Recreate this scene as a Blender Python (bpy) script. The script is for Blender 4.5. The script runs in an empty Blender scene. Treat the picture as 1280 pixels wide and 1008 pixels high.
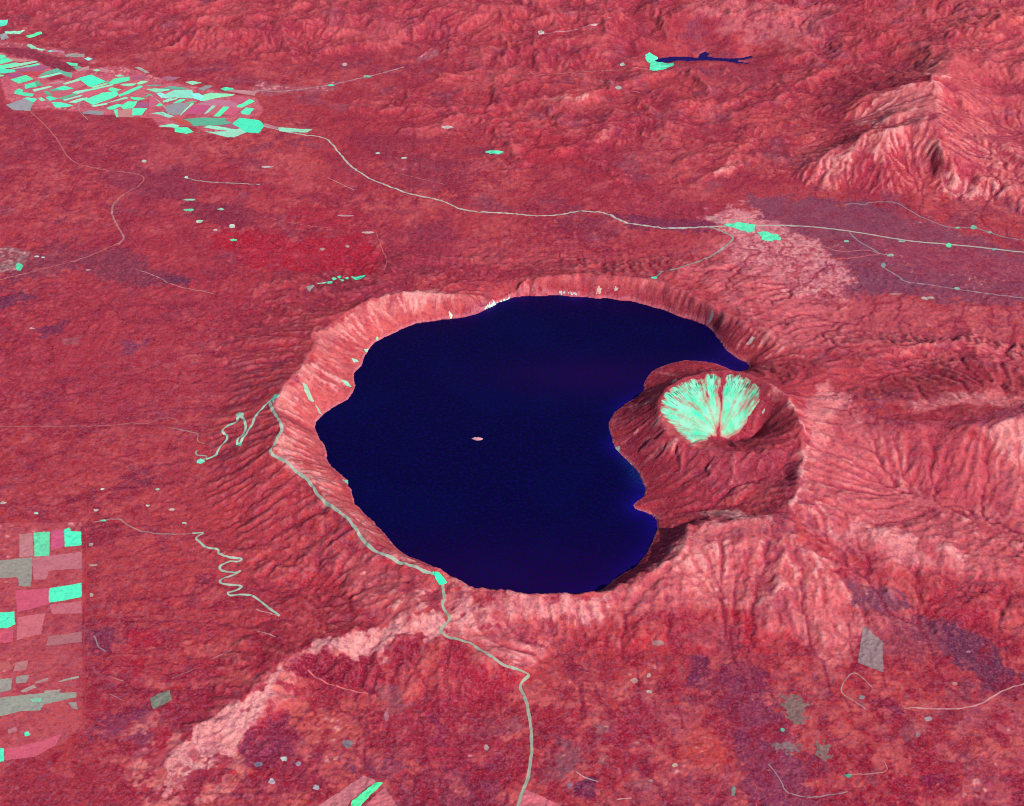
import bpy, math, numpy as np
R_ = np.random.RandomState(7)
sc = bpy.context.scene
COL = sc.collection

# ------------------------------------------------------------------ view geometry (metres)
PITCH = math.radians(35.0); F = 1900.0; CU, CV = 640.0, 504.0
CAMH = 17100.0 * math.sin(PITCH)
CP, SP = math.cos(PITCH), math.sin(PITCH)
def rays(u, v):
    a = (np.asarray(u, float) - CU) / F; b = (np.asarray(v, float) - CV) / F
    return a, CP - b * SP, -SP - b * CP
def plane(u, v, h=0.0):                       # where the view of a map point meets height h
    dx, dy, dz = rays(u, v); t = (np.asarray(h, float) - CAMH) / dz
    return dx * t, dy * t

# ------------------------------------------------------------------ noise
def _lat(ix, iy, seed):
    n = (ix * 374761393 + iy * 668265263 + seed * 974634777) & 0xffffffff
    n = ((n ^ (n >> 13)) * 1274126177) & 0xffffffff
    n = n ^ (n >> 16)
    return (n & 0xffff).astype(np.float32) * np.float32(2 * math.pi / 65536)
def perlin(x, y, seed=0):
    x = x.astype(np.float32); y = y.astype(np.float32)
    fx = np.floor(x); fy = np.floor(y)
    ix = fx.astype(np.int64); iy = fy.astype(np.int64)
    fx = x - fx; fy = y - fy
    u = fx * fx * fx * (fx * (fx * 6 - 15) + 10); v = fy * fy * fy * (fy * (fy * 6 - 15) + 10)
    def g(a, b):
        t = _lat(ix + a, iy + b, seed); return np.cos(t) * (fx - a) + np.sin(t) * (fy - b)
    n0 = g(0, 0) * (1 - u) + g(1, 0) * u; n1 = g(0, 1) * (1 - u) + g(1, 1) * u
    return (n0 * (1 - v) + n1 * v) * 1.5
def fbm(x, y, sc_, octv, seed=0, gain=.5, ridged=False):
    s = 0; a = 1.0; f = 1.0 / sc_
    for i in range(octv):
        n = perlin(x * f + 17.3 * i, y * f - 9.1 * i, seed + i)
        s = s + a * ((1 - 2 * np.abs(n)) if ridged else n); a *= gain; f *= 2.03
    return s

# ------------------------------------------------------------------ elevation grid
DX = 20.0
X0, X1, Y0, Y1 = -11600.0, 11600.0, 6300.0, 30300.0
NX = int((X1 - X0) / DX) + 1; NY = int((Y1 - Y0) / DX) + 1
gx = X0 + np.arange(NX) * DX; gy = Y0 + np.arange(NY) * DX
GX, GY = np.meshgrid(gx.astype(np.float32), gy.astype(np.float32))

LAKE = [(392,532),(397,545),(408,560),(410,578),(415,585),(432,597),(438,610),(441,622),(443,632),(458,645),(470,655),(487,678),(505,694),(530,704),(550,714),(575,732),(600,741),(650,744),(700,746),(745,743),(760,731),(790,712),(802,700),(815,680),(823,657),(820,647),(812,642),(800,640),(790,634),(796,627),(806,618),(808,613),(803,600),(797,589),(785,576),(770,564),(763,548),(760,532),(765,519),(782,507),(803,493),(805,478),(818,460),(848,451),(880,451),(905,459),(919,467),(930,465),(938,456),(920,447),(905,435),(896,420),(886,408),(868,401),(850,396),(832,388),(800,379),(770,374),(720,370),(670,369),(640,372),(618,381),(604,390),(585,396),(560,399),(540,401),(510,407),(492,417),(472,426),(460,436),(452,455),(441,468),(445,487),(437,496),(422,507),(402,521)]
RIM = [(400,415,260),(440,388,260),(480,369,250),(520,366,240),(562,367,230),(600,373,210),(620,360,230),(650,349,240),(700,344,250),(760,346,250),(815,350,250),(860,367,250),(900,388,250),(935,408,250),(975,424,255),(1012,440,270),(1042,462,290),(1040,490,310),(1025,512,350),(1010,545,410),(1001,575,400),(997,605,400),(985,640,370),(950,651,340),(905,650,320),(872,657,310),(842,690,240),(805,712,205),(765,738,205),(720,742,230),(650,740,240),(600,737,240),(572,726,260),(545,711,270),(508,700,280),(478,688,290),(455,660,300),(425,640,300),(400,612,300),(385,592,300),(352,577,310),(336,567,320),(350,545,330),(352,522,330),(342,500,330),(360,482,330),(388,445,290),(400,415,260)]
CRATER = [(822,512,345),(830,488,375),(850,474,400),(880,465,420),(915,463,450),(945,470,480),(972,486,500),(995,515,490),(1006,545,450),(985,560,370),(945,566,330),(900,566,310),(862,558,305),(836,542,310),(824,528,325),(822,512,345)]
CFLOOR = [(895,553,110),(925,550,100),(950,545,110)]
LINES = [
 [(985,572,330),(965,605,260),(925,628,200),(885,642,150),(850,668,70)],
 # outer ring of the apron
 [(250,400,20),(280,480,70),(240,560,40),(260,640,30),(320,720,40),(400,760,60)],
 [(120,380,-90),(130,480,-80),(110,600,-140),(110,700,-190),(110,800,-200),(130,900,-190),(90,1000,-180),(0,1080,-180)],
 [(-120,500,-200),(-120,700,-240),(-120,900,-240)],
 [(450,320,40),(600,300,20),(720,300,10),(820,300,10)],
 [(545,715,260),(550,745,230),(548,772,210),(520,790,190),(460,798,175),(400,808,160),(350,830,140),(310,870,110),(250,910,90),(200,950,60),(150,1000,30),(120,1060,10)],
 [(555,790,190),(600,808,170),(650,835,140)],
 [(400,840,60),(440,860,40),(470,890,20),(440,960,-40),(420,1040,-60)],
 [(700,800,60),(700,880,-10),(680,950,-60),(680,1050,-80)],
 [(870,657,310),(830,720,260),(790,760,170),(745,790,80)],
 [(850,695,240),(815,745,170),(775,772,120),(740,800,70)],
 [(905,652,320),(900,720,200),(915,780,90),(930,830,20)],
 [(985,642,370),(980,700,270),(1010,760,150),(1050,800,70)],
 [(990,645,370),(1060,655,290),(1130,668,230),(1200,690,170),(1280,715,110),(1380,740,80)],
 [(820,900,-60),(940,900,-60),(1060,880,-40),(1200,860,-40),(1330,850,-30)],
 [(760,1040,-100),(960,1040,-100),(1150,1020,-100),(1380,1000,-80)],
 # western spur and ridges east of the cone
 [(1040,495,310),(1130,497,330),(1190,486,370),(1225,474,420),(1250,488,420),(1290,500,430),(1380,520,430)],
 [(1050,520,280),(1120,530,330),(1200,536,430),(1255,530,500),(1285,516,540),(1380,500,560)],
 [(1060,480,230),(1100,476,210),(1160,470,230),(1200,462,250)],
 [(1110,600,120),(1160,630,90),(1240,650,70),(1350,660,70)],
 # purple plain
 [(940,262,-40),(1040,262,-60),(1130,285,-80),(1230,310,-100),(1380,330,-110)],
 [(1050,350,-60),(1150,365,-80),(1280,380,-90),(1400,390,-90)],
 [(1030,400,60),(1130,420,50),(1260,420,20),(1380,420,10)],
 # high range top right
 [(1165,99,680),(1136,112,610),(1113,115,540),(1088,118,450),(1065,135,330),(1056,149,200),(1040,165,120)],
 [(1163,155,560),(1136,157,540),(1115,164,510),(1104,167,500),(1090,165,470),(1070,172,410),(1049,180,340),(1026,196,240),(1014,210,140),(1005,235,40)],
 [(1167,128,580),(1150,135,550),(1127,142,520),(1105,149,440),(1090,155,360)],
 [(1128,152,455),(1100,158,370),(1070,162,250),(1040,176,130),(1005,192,40)],
 [(1135,129,520),(1100,140,370),(1070,152,200),(1035,158,100)],
 [(1165,99,680),(1173,112,630),(1167,126,590),(1177,140,550),(1163,155,545),(1170,172,490),(1178,190,420),(1187,206,320),(1200,225,220),(1210,240,120)],
 [(1184,74,600),(1172,77,580),(1163,84,520),(1150,92,380),(1130,84,230),(1100,78,140)],
 [(1184,74,600),(1188,90,540),(1165,99,680)],
 [(1142,172,420),(1131,200,230),(1140,222,120),(1150,240,50)],
 [(1110,180,420),(1095,205,220),(1075,220,120),(1060,240,30)],
 [(1150,200,250),(1160,215,150),(1152,232,70)],
 [(1165,99,680),(1195,115,480),(1230,130,330),(1270,140,240),(1340,160,180)],
 [(1163,155,560),(1200,165,400),(1250,190,240),(1330,215,160)],
 [(1195,140,330),(1240,160,200),(1300,175,130)],
 [(1184,74,600),(1205,60,480),(1225,52,500),(1240,30,560),(1290,5,640),(1350,-40,700)],
 [(1196,118,470),(1225,150,380),(1262,185,300),(1300,215,260),(1350,240,200)],[(1213,168,330),(1235,205,230),(1250,240,120)],[(1245,110,280),(1290,130,330),(1340,120,400)],[(1225,200,200),(1270,215,190),(1320,255,120)],
 [(985,140,100),(1030,136,190),(1052,132,230)],[(1050,440,220),(1090,433,170),(1140,440,210),(1200,430,160),(1260,440,140)],[(860,120,50),(900,110,110),(950,118,90)],[(780,140,60),(830,128,130),(880,140,90)],[(620,60,120),(700,62,180),(760,52,120)],[(420,140,20),(500,130,80),(590,145,40)],[(600,225,0),(680,218,60),(760,228,30)],
 [(1230,225,240),(1255,232,200),(1290,262,80)],[(1196,250,60),(1210,225,150),(1225,215,240)],
 [(960,160,60),(990,152,130),(1020,150,90)],
 [(1000,112,90),(1040,106,150),(1075,92,200),(1100,100,260)],
 [(940,210,40),(905,205,110),(890,225,30)],
 # farm valley and hills at the top
 [(-120,60,-170),(0,85,-160),(80,110,-160),(160,130,-160),(240,140,-150),(320,158,-140),(370,163,-120)],
 [(0,125,-150),(60,135,-150),(130,150,-140),(220,168,-140),(310,168,-140)],
 [(330,115,-110),(420,105,-90),(480,90,-60),(540,60,-20)],
 [(100,200,-60),(200,215,-80),(330,210,-90),(420,220,-70)],
 [(-100,250,-60),(60,260,-70),(150,280,-80),(230,300,-60)],
 [(-100,20,60),(60,-20,160),(160,20,130),(230,60,60),(300,30,200),(420,20,230)],
 [(450,60,60),(520,20,220),(620,10,260),(700,30,200),(800,10,260),(900,20,260),(1000,-20,300)],
 [(560,110,40),(660,90,60),(740,110,50),(800,120,20)],
 [(660,125,80),(700,118,150),(740,124,110)],
 [(745,165,70),(765,155,150),(775,160,90)],
 [(600,190,20),(700,200,50),(820,190,60),(900,160,40)],
 [(820,77,-10),(880,73,-10),(940,77,-10)],
 [(950,100,60),(1020,100,120),(1060,90,150),(1100,60,200)],
 [(420,190,-70),(480,230,-60),(560,260,-50),(660,270,-30),(760,268,-20),(860,284,-20)],
 [(-300,-60,100),(300,-70,250),(900,-80,350),(1400,-90,600)],
]
def W(pts):
    p = np.array(pts, float); x, y = plane(p[:, 0], p[:, 1], p[:, 2] if p.shape[1] > 2 else 0.0)
    return np.stack([x, y], 1)
def smooth_poly(P, it=1, closed=True):
    P = np.array(P, float)
    for _ in range(it):
        Q = np.roll(P, -1, 0) if closed else P[1:]
        A = P if closed else P[:-1]
        N = np.empty((len(A) * 2, P.shape[1])); N[0::2] = A * .75 + Q * .25; N[1::2] = A * .25 + Q * .75
        if not closed: N = np.vstack([P[:1], N, P[-1:]])
        P = N
    return P
def wiggle(P, amp, scale, seed):
    a = perlin(P[:, 0] / scale, P[:, 1] / scale, seed); b = perlin(P[:, 0] / scale + 40, P[:, 1] / scale + 7, seed)
    return P + np.stack([a, b], 1) * amp
def densify(P, step, closed=True):
    out = []; n = len(P)
    for i in range(n if closed else n - 1):
        a = P[i]; b = P[(i + 1) % n]; k = max(1, int(np.hypot(*(b - a)[:2]) / step))
        for j in range(k): out.append(a + (b - a) * j / k)
    if not closed: out.append(P[-1])
    return np.array(out)
lakeP = smooth_poly(W(LAKE), 1)
lakeP = densify(lakeP, 60); lakeP = wiggle(lakeP, 28, 140, 3)

def sdist(P, x, y):                            # signed distance to a closed polygon (+ outside)
    best = np.full(x.shape, 1e12, np.float32); ins = np.zeros(x.shape, bool); n = len(P)
    for i in range(n):
        ax, ay = P[i]; bx, by = P[(i + 1) % n]
        ex, ey = bx - ax, by - ay; L = ex * ex + ey * ey + 1e-9
        wx = x - ax; wy = y - ay
        t = np.clip((wx * ex + wy * ey) / L, 0, 1)
        d = (wx - ex * t) ** 2 + (wy - ey * t) ** 2
        np.minimum(best, d, out=best)
        c = ((ay > y) != (by > y))
        if ey != 0: ins ^= c & (x < ax + (y - ay) * ex / ey)
    return np.where(ins, -1, 1) * np.sqrt(best)

# constraints -> membrane solve, coarse to fine
cons = []
def addline(L, step=12.0, wig=120, ws=520):
    L = np.array(L, float); x, y = plane(L[:, 0], L[:, 1], L[:, 2])
    P = np.stack([x, y, L[:, 2]], 1); P = smooth_poly(P, 2, False)
    P = densify(P, step, False); Q = wiggle(P[:, :2], wig, ws, 41); Q = Q + wiggle(P[:, :2], wig * .4, ws * .3, 43) - P[:, :2]; P[:, :2] = Q
    P[:, 2] += (wig / 120) * 26 * perlin(P[:, 0] / 330, P[:, 1] / 330, 45) * np.clip(P[:, 2] / 150, 0, 1)
    cons.append(P)
for L in LINES: addline(L)
addline(RIM, wig=42, ws=260); addline(CRATER, wig=26, ws=240); addline(CFLOOR, wig=10)
cons.append(np.c_[densify(lakeP, 12), np.full(len(densify(lakeP, 12)), 1.0)])
C = np.vstack(cons)
def membrane():
    Z = None
    for f in (32, 16, 8, 4, 2, 1):
        nx = (NX - 1) // f + 2; ny = (NY - 1) // f + 2
        ix = np.clip(np.round((C[:, 0] - X0) / (DX * f)).astype(int), 0, nx - 1)
        iy = np.clip(np.round((C[:, 1] - Y0) / (DX * f)).astype(int), 0, ny - 1)
        num = np.bincount(iy * nx + ix, C[:, 2], nx * ny); cnt = np.bincount(iy * nx + ix, minlength=nx * ny)
        m = (cnt > 0).reshape(ny, nx); val = np.where(cnt > 0, num / np.maximum(cnt, 1), 0).reshape(ny, nx).astype(np.float32)
        if Z is None: Z = np.zeros((ny, nx), np.float32)
        else:
            yi = np.clip(np.arange(ny) / 2, 0, Z.shape[0] - 1.001); xi = np.clip(np.arange(nx) / 2, 0, Z.shape[1] - 1.001)
            a = yi.astype(int); b = xi.astype(int); fy = (yi - a)[:, None].astype(np.float32); fx = (xi - b)[None].astype(np.float32)
            Z = (Z[a][:, b] * (1 - fy) * (1 - fx) + Z[a + 1][:, b] * fy * (1 - fx) + Z[a][:, b + 1] * (1 - fy) * fx + Z[a + 1][:, b + 1] * fy * fx)
        for _ in range({32: 500, 16: 250, 8: 120, 4: 60, 2: 30, 1: 14}[f]):
            Zp = np.pad(Z, 1, mode='edge')
            Z = (Zp[:-2, 1:-1] + Zp[2:, 1:-1] + Zp[1:-1, :-2] + Zp[1:-1, 2:]) * .25
            Z[m] = val[m]
    return Z[:NY, :NX]
base = membrane()
def blur(A, n):
    for _ in range(n):
        P = np.pad(A, 1, mode='edge')
        A = (P[:-2, 1:-1] + P[2:, 1:-1] + P[1:-1, :-2] + P[1:-1, 2:] + 2 * A) / 6
    return A
base = blur(base, 2)
SDL = sdist(lakeP[::2], GX, GY)

# ruggedness: amplitude of relief noise by place  (u, v, radius, amplitude)
amp = np.full(GX.shape, 50.0, np.float32)
def bump_amp(pts, a, r):
    global amp
    P = W(pts)
    d = np.full(GX.shape, 1e12, np.float32)
    for i in range(len(P) - 1):
        ax, ay = P[i]; ex, ey = P[i + 1] - P[i]; L = ex * ex + ey * ey + 1e-6
        t = np.clip(((GX - ax) * ex + (GY - ay) * ey) / L, 0, 1)
        d = np.minimum(d, (GX - ax - ex * t) ** 2 + (GY - ay - ey * t) ** 2)
    w = np.exp(-d / (r * r)); amp = amp * (1 - w) + a * w
bump_amp([(450,140),(900,170)], 84, 3200)
bump_amp([(1000,100),(1280,60)], 90, 3000)
bump_amp([(150,20),(900,20)], 105, 3400)
bump_amp([(1060,180),(1200,180)], 42, 1700)
bump_amp([(-50,90),(320,150)], 3, 900)
bump_amp([(40,110),(280,150)], 3, 1100)
bump_amp([(960,265),(1300,345)], 4, 900)
bump_amp([(-60,720),(80,720),(60,930),(-60,930)], 5, 900)
bump_amp([(50,600),(200,500)], 24, 1300)
bump_amp([(900,470),(1050,420)], 40, 600)
bump_amp([(1050,580),(1280,620)], 34, 1200)
bump_amp([(1080,500),(1290,500)], 22, 500)
bump_amp([(1120,460),(1230,455)], 80, 500)
bump_amp([(800,600),(900,520)], 10, 900)
bump_amp([(700,900),(900,930),(1250,900)], 26, 1300)
wx = GX + 260 * fbm(GX, GY, 1500, 2, 50); wy = GY + 260 * fbm(GX, GY, 1500, 2, 60)
rid = fbm(wx, wy, 1500, 6, 11, .52, ridged=True)
det = fbm(wx, wy, 420, 4, 31, .55)
shoreK = np.clip(SDL / 500, 0.06, 1).astype(np.float32)
Z = base + amp * shoreK * (0.75 * (rid - .55) + .45 * det)
# parallel gullies: noise drawn out along the fall line
def fall_line(Zin, nb, steps, src):
    B = blur(Zin, nb); gy_, gx_ = np.gradient(B); L = np.hypot(gx_, gy_) + 1e-4; slope = L / DX
    ux = (gx_ / L).astype(np.float32).ravel(); uy = (gy_ / L).astype(np.float32).ravel(); acc = src.ravel().astype(np.float32).copy(); tot = 1.0; S = src.ravel()
    for sg in (1, -1):
        x = np.tile(np.arange(NX, dtype=np.float32), NY); y = np.repeat(np.arange(NY, dtype=np.float32), NX)
        for k in range(steps):
            i = (np.clip(y + .5, 0, NY - 1)).astype(np.int32) * NX + (np.clip(x + .5, 0, NX - 1)).astype(np.int32)
            x += sg * ux[i]; y += sg * uy[i]
            i = (np.clip(y + .5, 0, NY - 1)).astype(np.int32) * NX + (np.clip(x + .5, 0, NX - 1)).astype(np.int32)
            w = 1 - (k + 1) / (steps + 1); acc += S[i] * w; tot += w
    A = acc.reshape(NY, NX) / tot; A -= A.mean(); return A / (A.std() + 1e-9), slope
rsn = np.random.RandomState(3)
src = blur(rsn.randn(NY, NX).astype(np.float32), 3); src /= src.std()
LIC, slope = fall_line(base + 18 * fbm(GX, GY, 2600, 3, 70), 10, 22, src)
src2 = blur(rsn.randn(NY, NX).astype(np.float32), 14); src2 /= src2.std()
LIC2, _ = fall_line(base + 18 * fbm(GX, GY, 2600, 3, 70), 10, 34, src2)
gk = np.clip(slope * 4.5, 0.05, 1) * np.clip(SDL / 110, 0.4, 1) * np.clip(amp / 20, .2, 1)
gm_ = np.clip(.75 + .9 * fbm(GX, GY, 900, 3, 72), .15, 1.5)
Z += gk * gm_ * (4.0 * LIC - 8.5 * np.abs(LIC2))
# broad swells outside the steep country
Z += 18 * shoreK * fbm(GX, GY, 3200, 3, 77) * np.clip(amp / 40, 0, 1)

# ------------------------------------------------------------------ running-water erosion (many drops at once)
def erode(Z, ndrops, steps, batches, seed, er=.30, dep=.25, cap=5.0):
    rs = np.random.RandomState(seed); H = Z.astype(np.float32).copy().ravel()
    nx, ny = NX, NY; n = ndrops // batches
    for b in range(batches):
        px = (rs.rand(n) * (nx - 3) + 1).astype(np.float32); py = (rs.rand(n) * (ny - 3) + 1).astype(np.float32)
        dx = np.zeros(n, np.float32); dy = np.zeros(n, np.float32); w = np.ones(n, np.float32); s = np.zeros(n, np.float32); sp = np.ones(n, np.float32)
        D = np.zeros(nx * ny, np.float64)
        for k in range(steps):
            ix = px.astype(np.int32); iy = py.astype(np.int32); fx = px - ix; fy = py - iy
            i0 = iy * nx + ix
            a = H[i0]; bb = H[i0 + 1]; c = H[i0 + nx]; d = H[i0 + nx + 1]
            g_x = (bb - a) * (1 - fy) + (d - c) * fy; g_y = (c - a) * (1 - fx) + (d - bb) * fx
            h = a * (1 - fx) * (1 - fy) + bb * fx * (1 - fy) + c * (1 - fx) * fy + d * fx * fy
            dx = dx * .25 - g_x * .75; dy = dy * .25 - g_y * .75
            L = np.hypot(dx, dy) + 1e-6; dx /= L; dy /= L
            qx = np.clip(px + dx, 1, nx - 3); qy = np.clip(py + dy, 1, ny - 3)
            jx = qx.astype(np.int32); jy = qy.astype(np.int32); ex = qx - jx; ey = qy - jy; j0 = jy * nx + jx
            hn = H[j0] * (1 - ex) * (1 - ey) + H[j0 + 1] * ex * (1 - ey) + H[j0 + nx] * (1 - ex) * ey + H[j0 + nx + 1] * ex * ey
            dh = hn - h
            capy = np.maximum(-dh, .05) * sp * w * cap * .12
            over = (s > capy) | (dh > 0)
            amt = np.where(over, np.where(dh > 0, np.minimum(dh, s), (s - capy) * dep), -np.minimum((capy - s) * er, np.maximum(-dh, 0)))
            s = s - amt
            idx = np.concatenate([i0, i0 + 1, i0 + nx, i0 + nx + 1])
            wt = np.concatenate([(1 - fx) * (1 - fy), fx * (1 - fy), (1 - fx) * fy, fx * fy]) * np.tile(amt, 4)
            D = np.bincount(idx, wt, nx * ny)
            H += D.astype(np.float32)
            sp = np.sqrt(np.clip(sp * sp - dh * .25, .3, 16)); w *= .985
            px, py = qx, qy
    return H.reshape(ny, nx)
pre = Z.copy()
Z = erode(Z, 450000, 60, 6, 5)
dz = Z - pre
craP = plane(np.array(CRATER)[:, 0], np.array(CRATER)[:, 1], np.array(CRATER)[:, 2]); craP = np.stack(craP, 1)
sdc = sdist(craP, GX, GY); kc = np.clip((sdc + 60) / 160, .12, 1) * np.clip(SDL / 200, .45, 1)
Z = pre + np.clip(blur(dz, 1), -30, 26) * kc
# where the drops run together: the drainage network
def drains(Z, n, steps, seed):
    rs = np.random.RandomState(seed); H = blur(Z, 1).ravel(); cnt = np.zeros(NX * NY); off = np.array([1, -1, NX, -NX, NX + 1, NX - 1, -NX + 1, -NX - 1]); dist = np.array([1, 1, 1, 1, 1.414, 1.414, 1.414, 1.414])[:, None]
    p = rs.randint(2, NY - 2, n) * NX + rs.randint(2, NX - 2, n); best = None
    allp = np.arange(NX * NY); nb = np.clip(allp[None] + off[:, None], 0, NX * NY - 1)
    nxt = (nb[((H[nb] - H[None]) / dist).argmin(0), allp])
    for k in range(steps):
        cnt += np.bincount(p, minlength=NX * NY); p = nxt[p]; ok = H[nxt[p]] < H[p] + .5; p = np.where(ok, p, p[::-1] * 0 + rs.randint(2, NY - 2, n) * NX + rs.randint(2, NX - 2, n))
    return cnt.reshape(NY, NX)
dr = np.log1p(drains(Z, 500000, 90, 9)); dr = dr / np.log(60)
DR_ = np.clip(blur(np.clip(dr - .62, 0, 1.2).astype(np.float32), 1) * 2.0, 0, 1.4)
Z -= DR_ * 8 * np.clip(amp / 30, .12, 1.1) * kc * np.clip(SDL / 300, 0, 1)
# water levels: lakes cut cleanly
RES = [(818,76),(826,73),(840,71),(860,71),(872,73),(874,68),(882,65),(887,67),(884,71),(905,73),(925,73),(938,70),(942,71),(930,75),(918,76),(935,79),(941,81),(925,80),(905,77),(880,76),(860,77),(848,76),(835,79),(822,78)]
resP = densify(W([(u, v, 0) for u, v in RES]), 60)
def cut(Z, x, y, sdl=None):
    d = sdist(lakeP, x, y) if sdl is None else sdl
    Z = np.where(d < 0, -6 + np.maximum(d, -400) * .12, np.maximum(Z, 1.0 + np.minimum(d, 220) * .30 + 0 * d))
    m = (x > resP[:, 0].min() - 900) & (x < resP[:, 0].max() + 900) & (y > resP[:, 1].min() - 900) & (y < resP[:, 1].max() + 900)
    xs, ys, zs = x[m], y[m], Z[m]
    d2 = sdist(resP, xs, ys)
    zs = np.where(d2 < 0, -12, np.maximum(2 + .02 * d2, np.minimum(zs, 4 + d2 * .25)))
    Z = Z.copy(); Z[m] = zs
    return Z
Z = cut(Z, GX, GY, SDL)
FL, _ = fall_line(Z, 3, 12, blur(rsn.randn(NY, NX).astype(np.float32), 1))
FL2, _ = fall_line(Z, 6, 16, src2)

# ------------------------------------------------------------------ final terrain lattice: fine where the land is near, coarse far off
STEP = 1.22
vs = np.arange(1120, -75, -STEP); us = np.arange(-150, 1431, STEP)
yrow = plane(np.full_like(vs, 640), vs, -20)[1]
depth = yrow * CP + (CAMH + 20) * SP
yrow = np.concatenate([[-30000, 0, 4500, 6300], yrow, yrow[-1] + np.array([400, 1500, 4000, 10000, 30000, 80000])])
depth = np.concatenate([[depth[0]] * 4, depth, [depth[-1] * k for k in (1.02, 1.06, 1.15, 1.3, 1.8, 3)]])
sx = (us - CU) / F
sx = np.concatenate([[-3, -1.2, -.7, -.5], sx, [.5, .7, 1.2, 3]])
TX = (depth[:, None] * sx[None]).astype(np.float32); TY = np.repeat(yrow[:, None], len(sx), 1).astype(np.float32)
NR, NC = TX.shape
def samp(A, x, y):                             # smooth (Catmull-Rom) lookup in the elevation grid
    u = np.clip((x - X0) / DX, 1, NX - 3.001); v = np.clip((y - Y0) / DX, 1, NY - 3.001)
    i = u.astype(np.int32); j = v.astype(np.int32); fu = u - i; fv = v - j
    def wts(t): return (-.5*t+t*t-.5*t**3, 1-2.5*t*t+1.5*t**3, .5*t+2*t*t-1.5*t**3, -.5*t*t+.5*t**3)
    wu = wts(fu); wv = wts(fv); r = 0
    Af = A.ravel(); base_i = j * NX + i
    for b in range(4):
        rr = 0
        for a in range(4): rr = rr + wu[a] * Af[base_i + (b - 1) * NX + (a - 1)]
        r = r + wv[b] * rr
    return r
TZ = samp(Z, TX, TY)
TS = samp(SDL, TX, TY)
TA = samp(amp, TX, TY)
TZ += ((fbm(TX, TY, 130, 3, 91, .55, ridged=True) - .5) * 6.5 * np.clip(TA / 40, .12, 1.2) + fbm(TX, TY, 34, 2, 95) * 3.0 * np.clip(TA/30,.35,1)) * np.clip(TS / 60, 0, 1)
near = np.abs(TS) < 130
tz = TZ[near]; d = sdist(lakeP, TX[near], TY[near])
TZ[near] = np.where(d < 0, -4 + d * .12, np.maximum(tz, .6 + d * .25)); TS[near] = d
TS = TS.astype(np.float32)
rowI = np.arange(NR); 
def HT(x, y):                                  # height of the finished mesh
    x = np.asarray(x, float); y = np.asarray(y, float)
    r = np.interp(y, yrow, rowI); dd = np.interp(y, yrow, depth)
    c = np.interp(x / dd, sx, np.arange(NC))
    i = np.clip(r.astype(int), 0, NR - 2); j = np.clip(c.astype(int), 0, NC - 2); fr = r - i; fc = c - j
    return TZ[i, j]*(1-fr)*(1-fc) + TZ[i+1, j]*fr*(1-fc) + TZ[i, j+1]*(1-fr)*fc + TZ[i+1, j+1]*fr*fc
def G(pts):                                    # first point of the land along each sight line
    p = np.array(pts, float); hs = np.linspace(800, -420, 330)
    dx, dy, dz = rays(p[:, 0], p[:, 1])
    t = (hs[None] - CAMH) / dz[:, None]
    x = dx[:, None] * t; y = dy[:, None] * t
    below = HT(x, y) > hs[None]
    k = np.where(below.any(1), below.argmax(1), len(hs) - 1); k = np.maximum(k, 1)
    a = np.arange(len(p))
    d1 = hs[k-1] - HT(x[a, k-1], y[a, k-1]); d2 = hs[k] - HT(x[a, k], y[a, k])
    f = np.clip(d1 / (d1 - d2 + 1e-9), 0, 1)
    return np.stack([x[a, k-1] + (x[a, k] - x[a, k-1]) * f, y[a, k-1] + (y[a, k] - y[a, k-1]) * f], 1)


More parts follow.
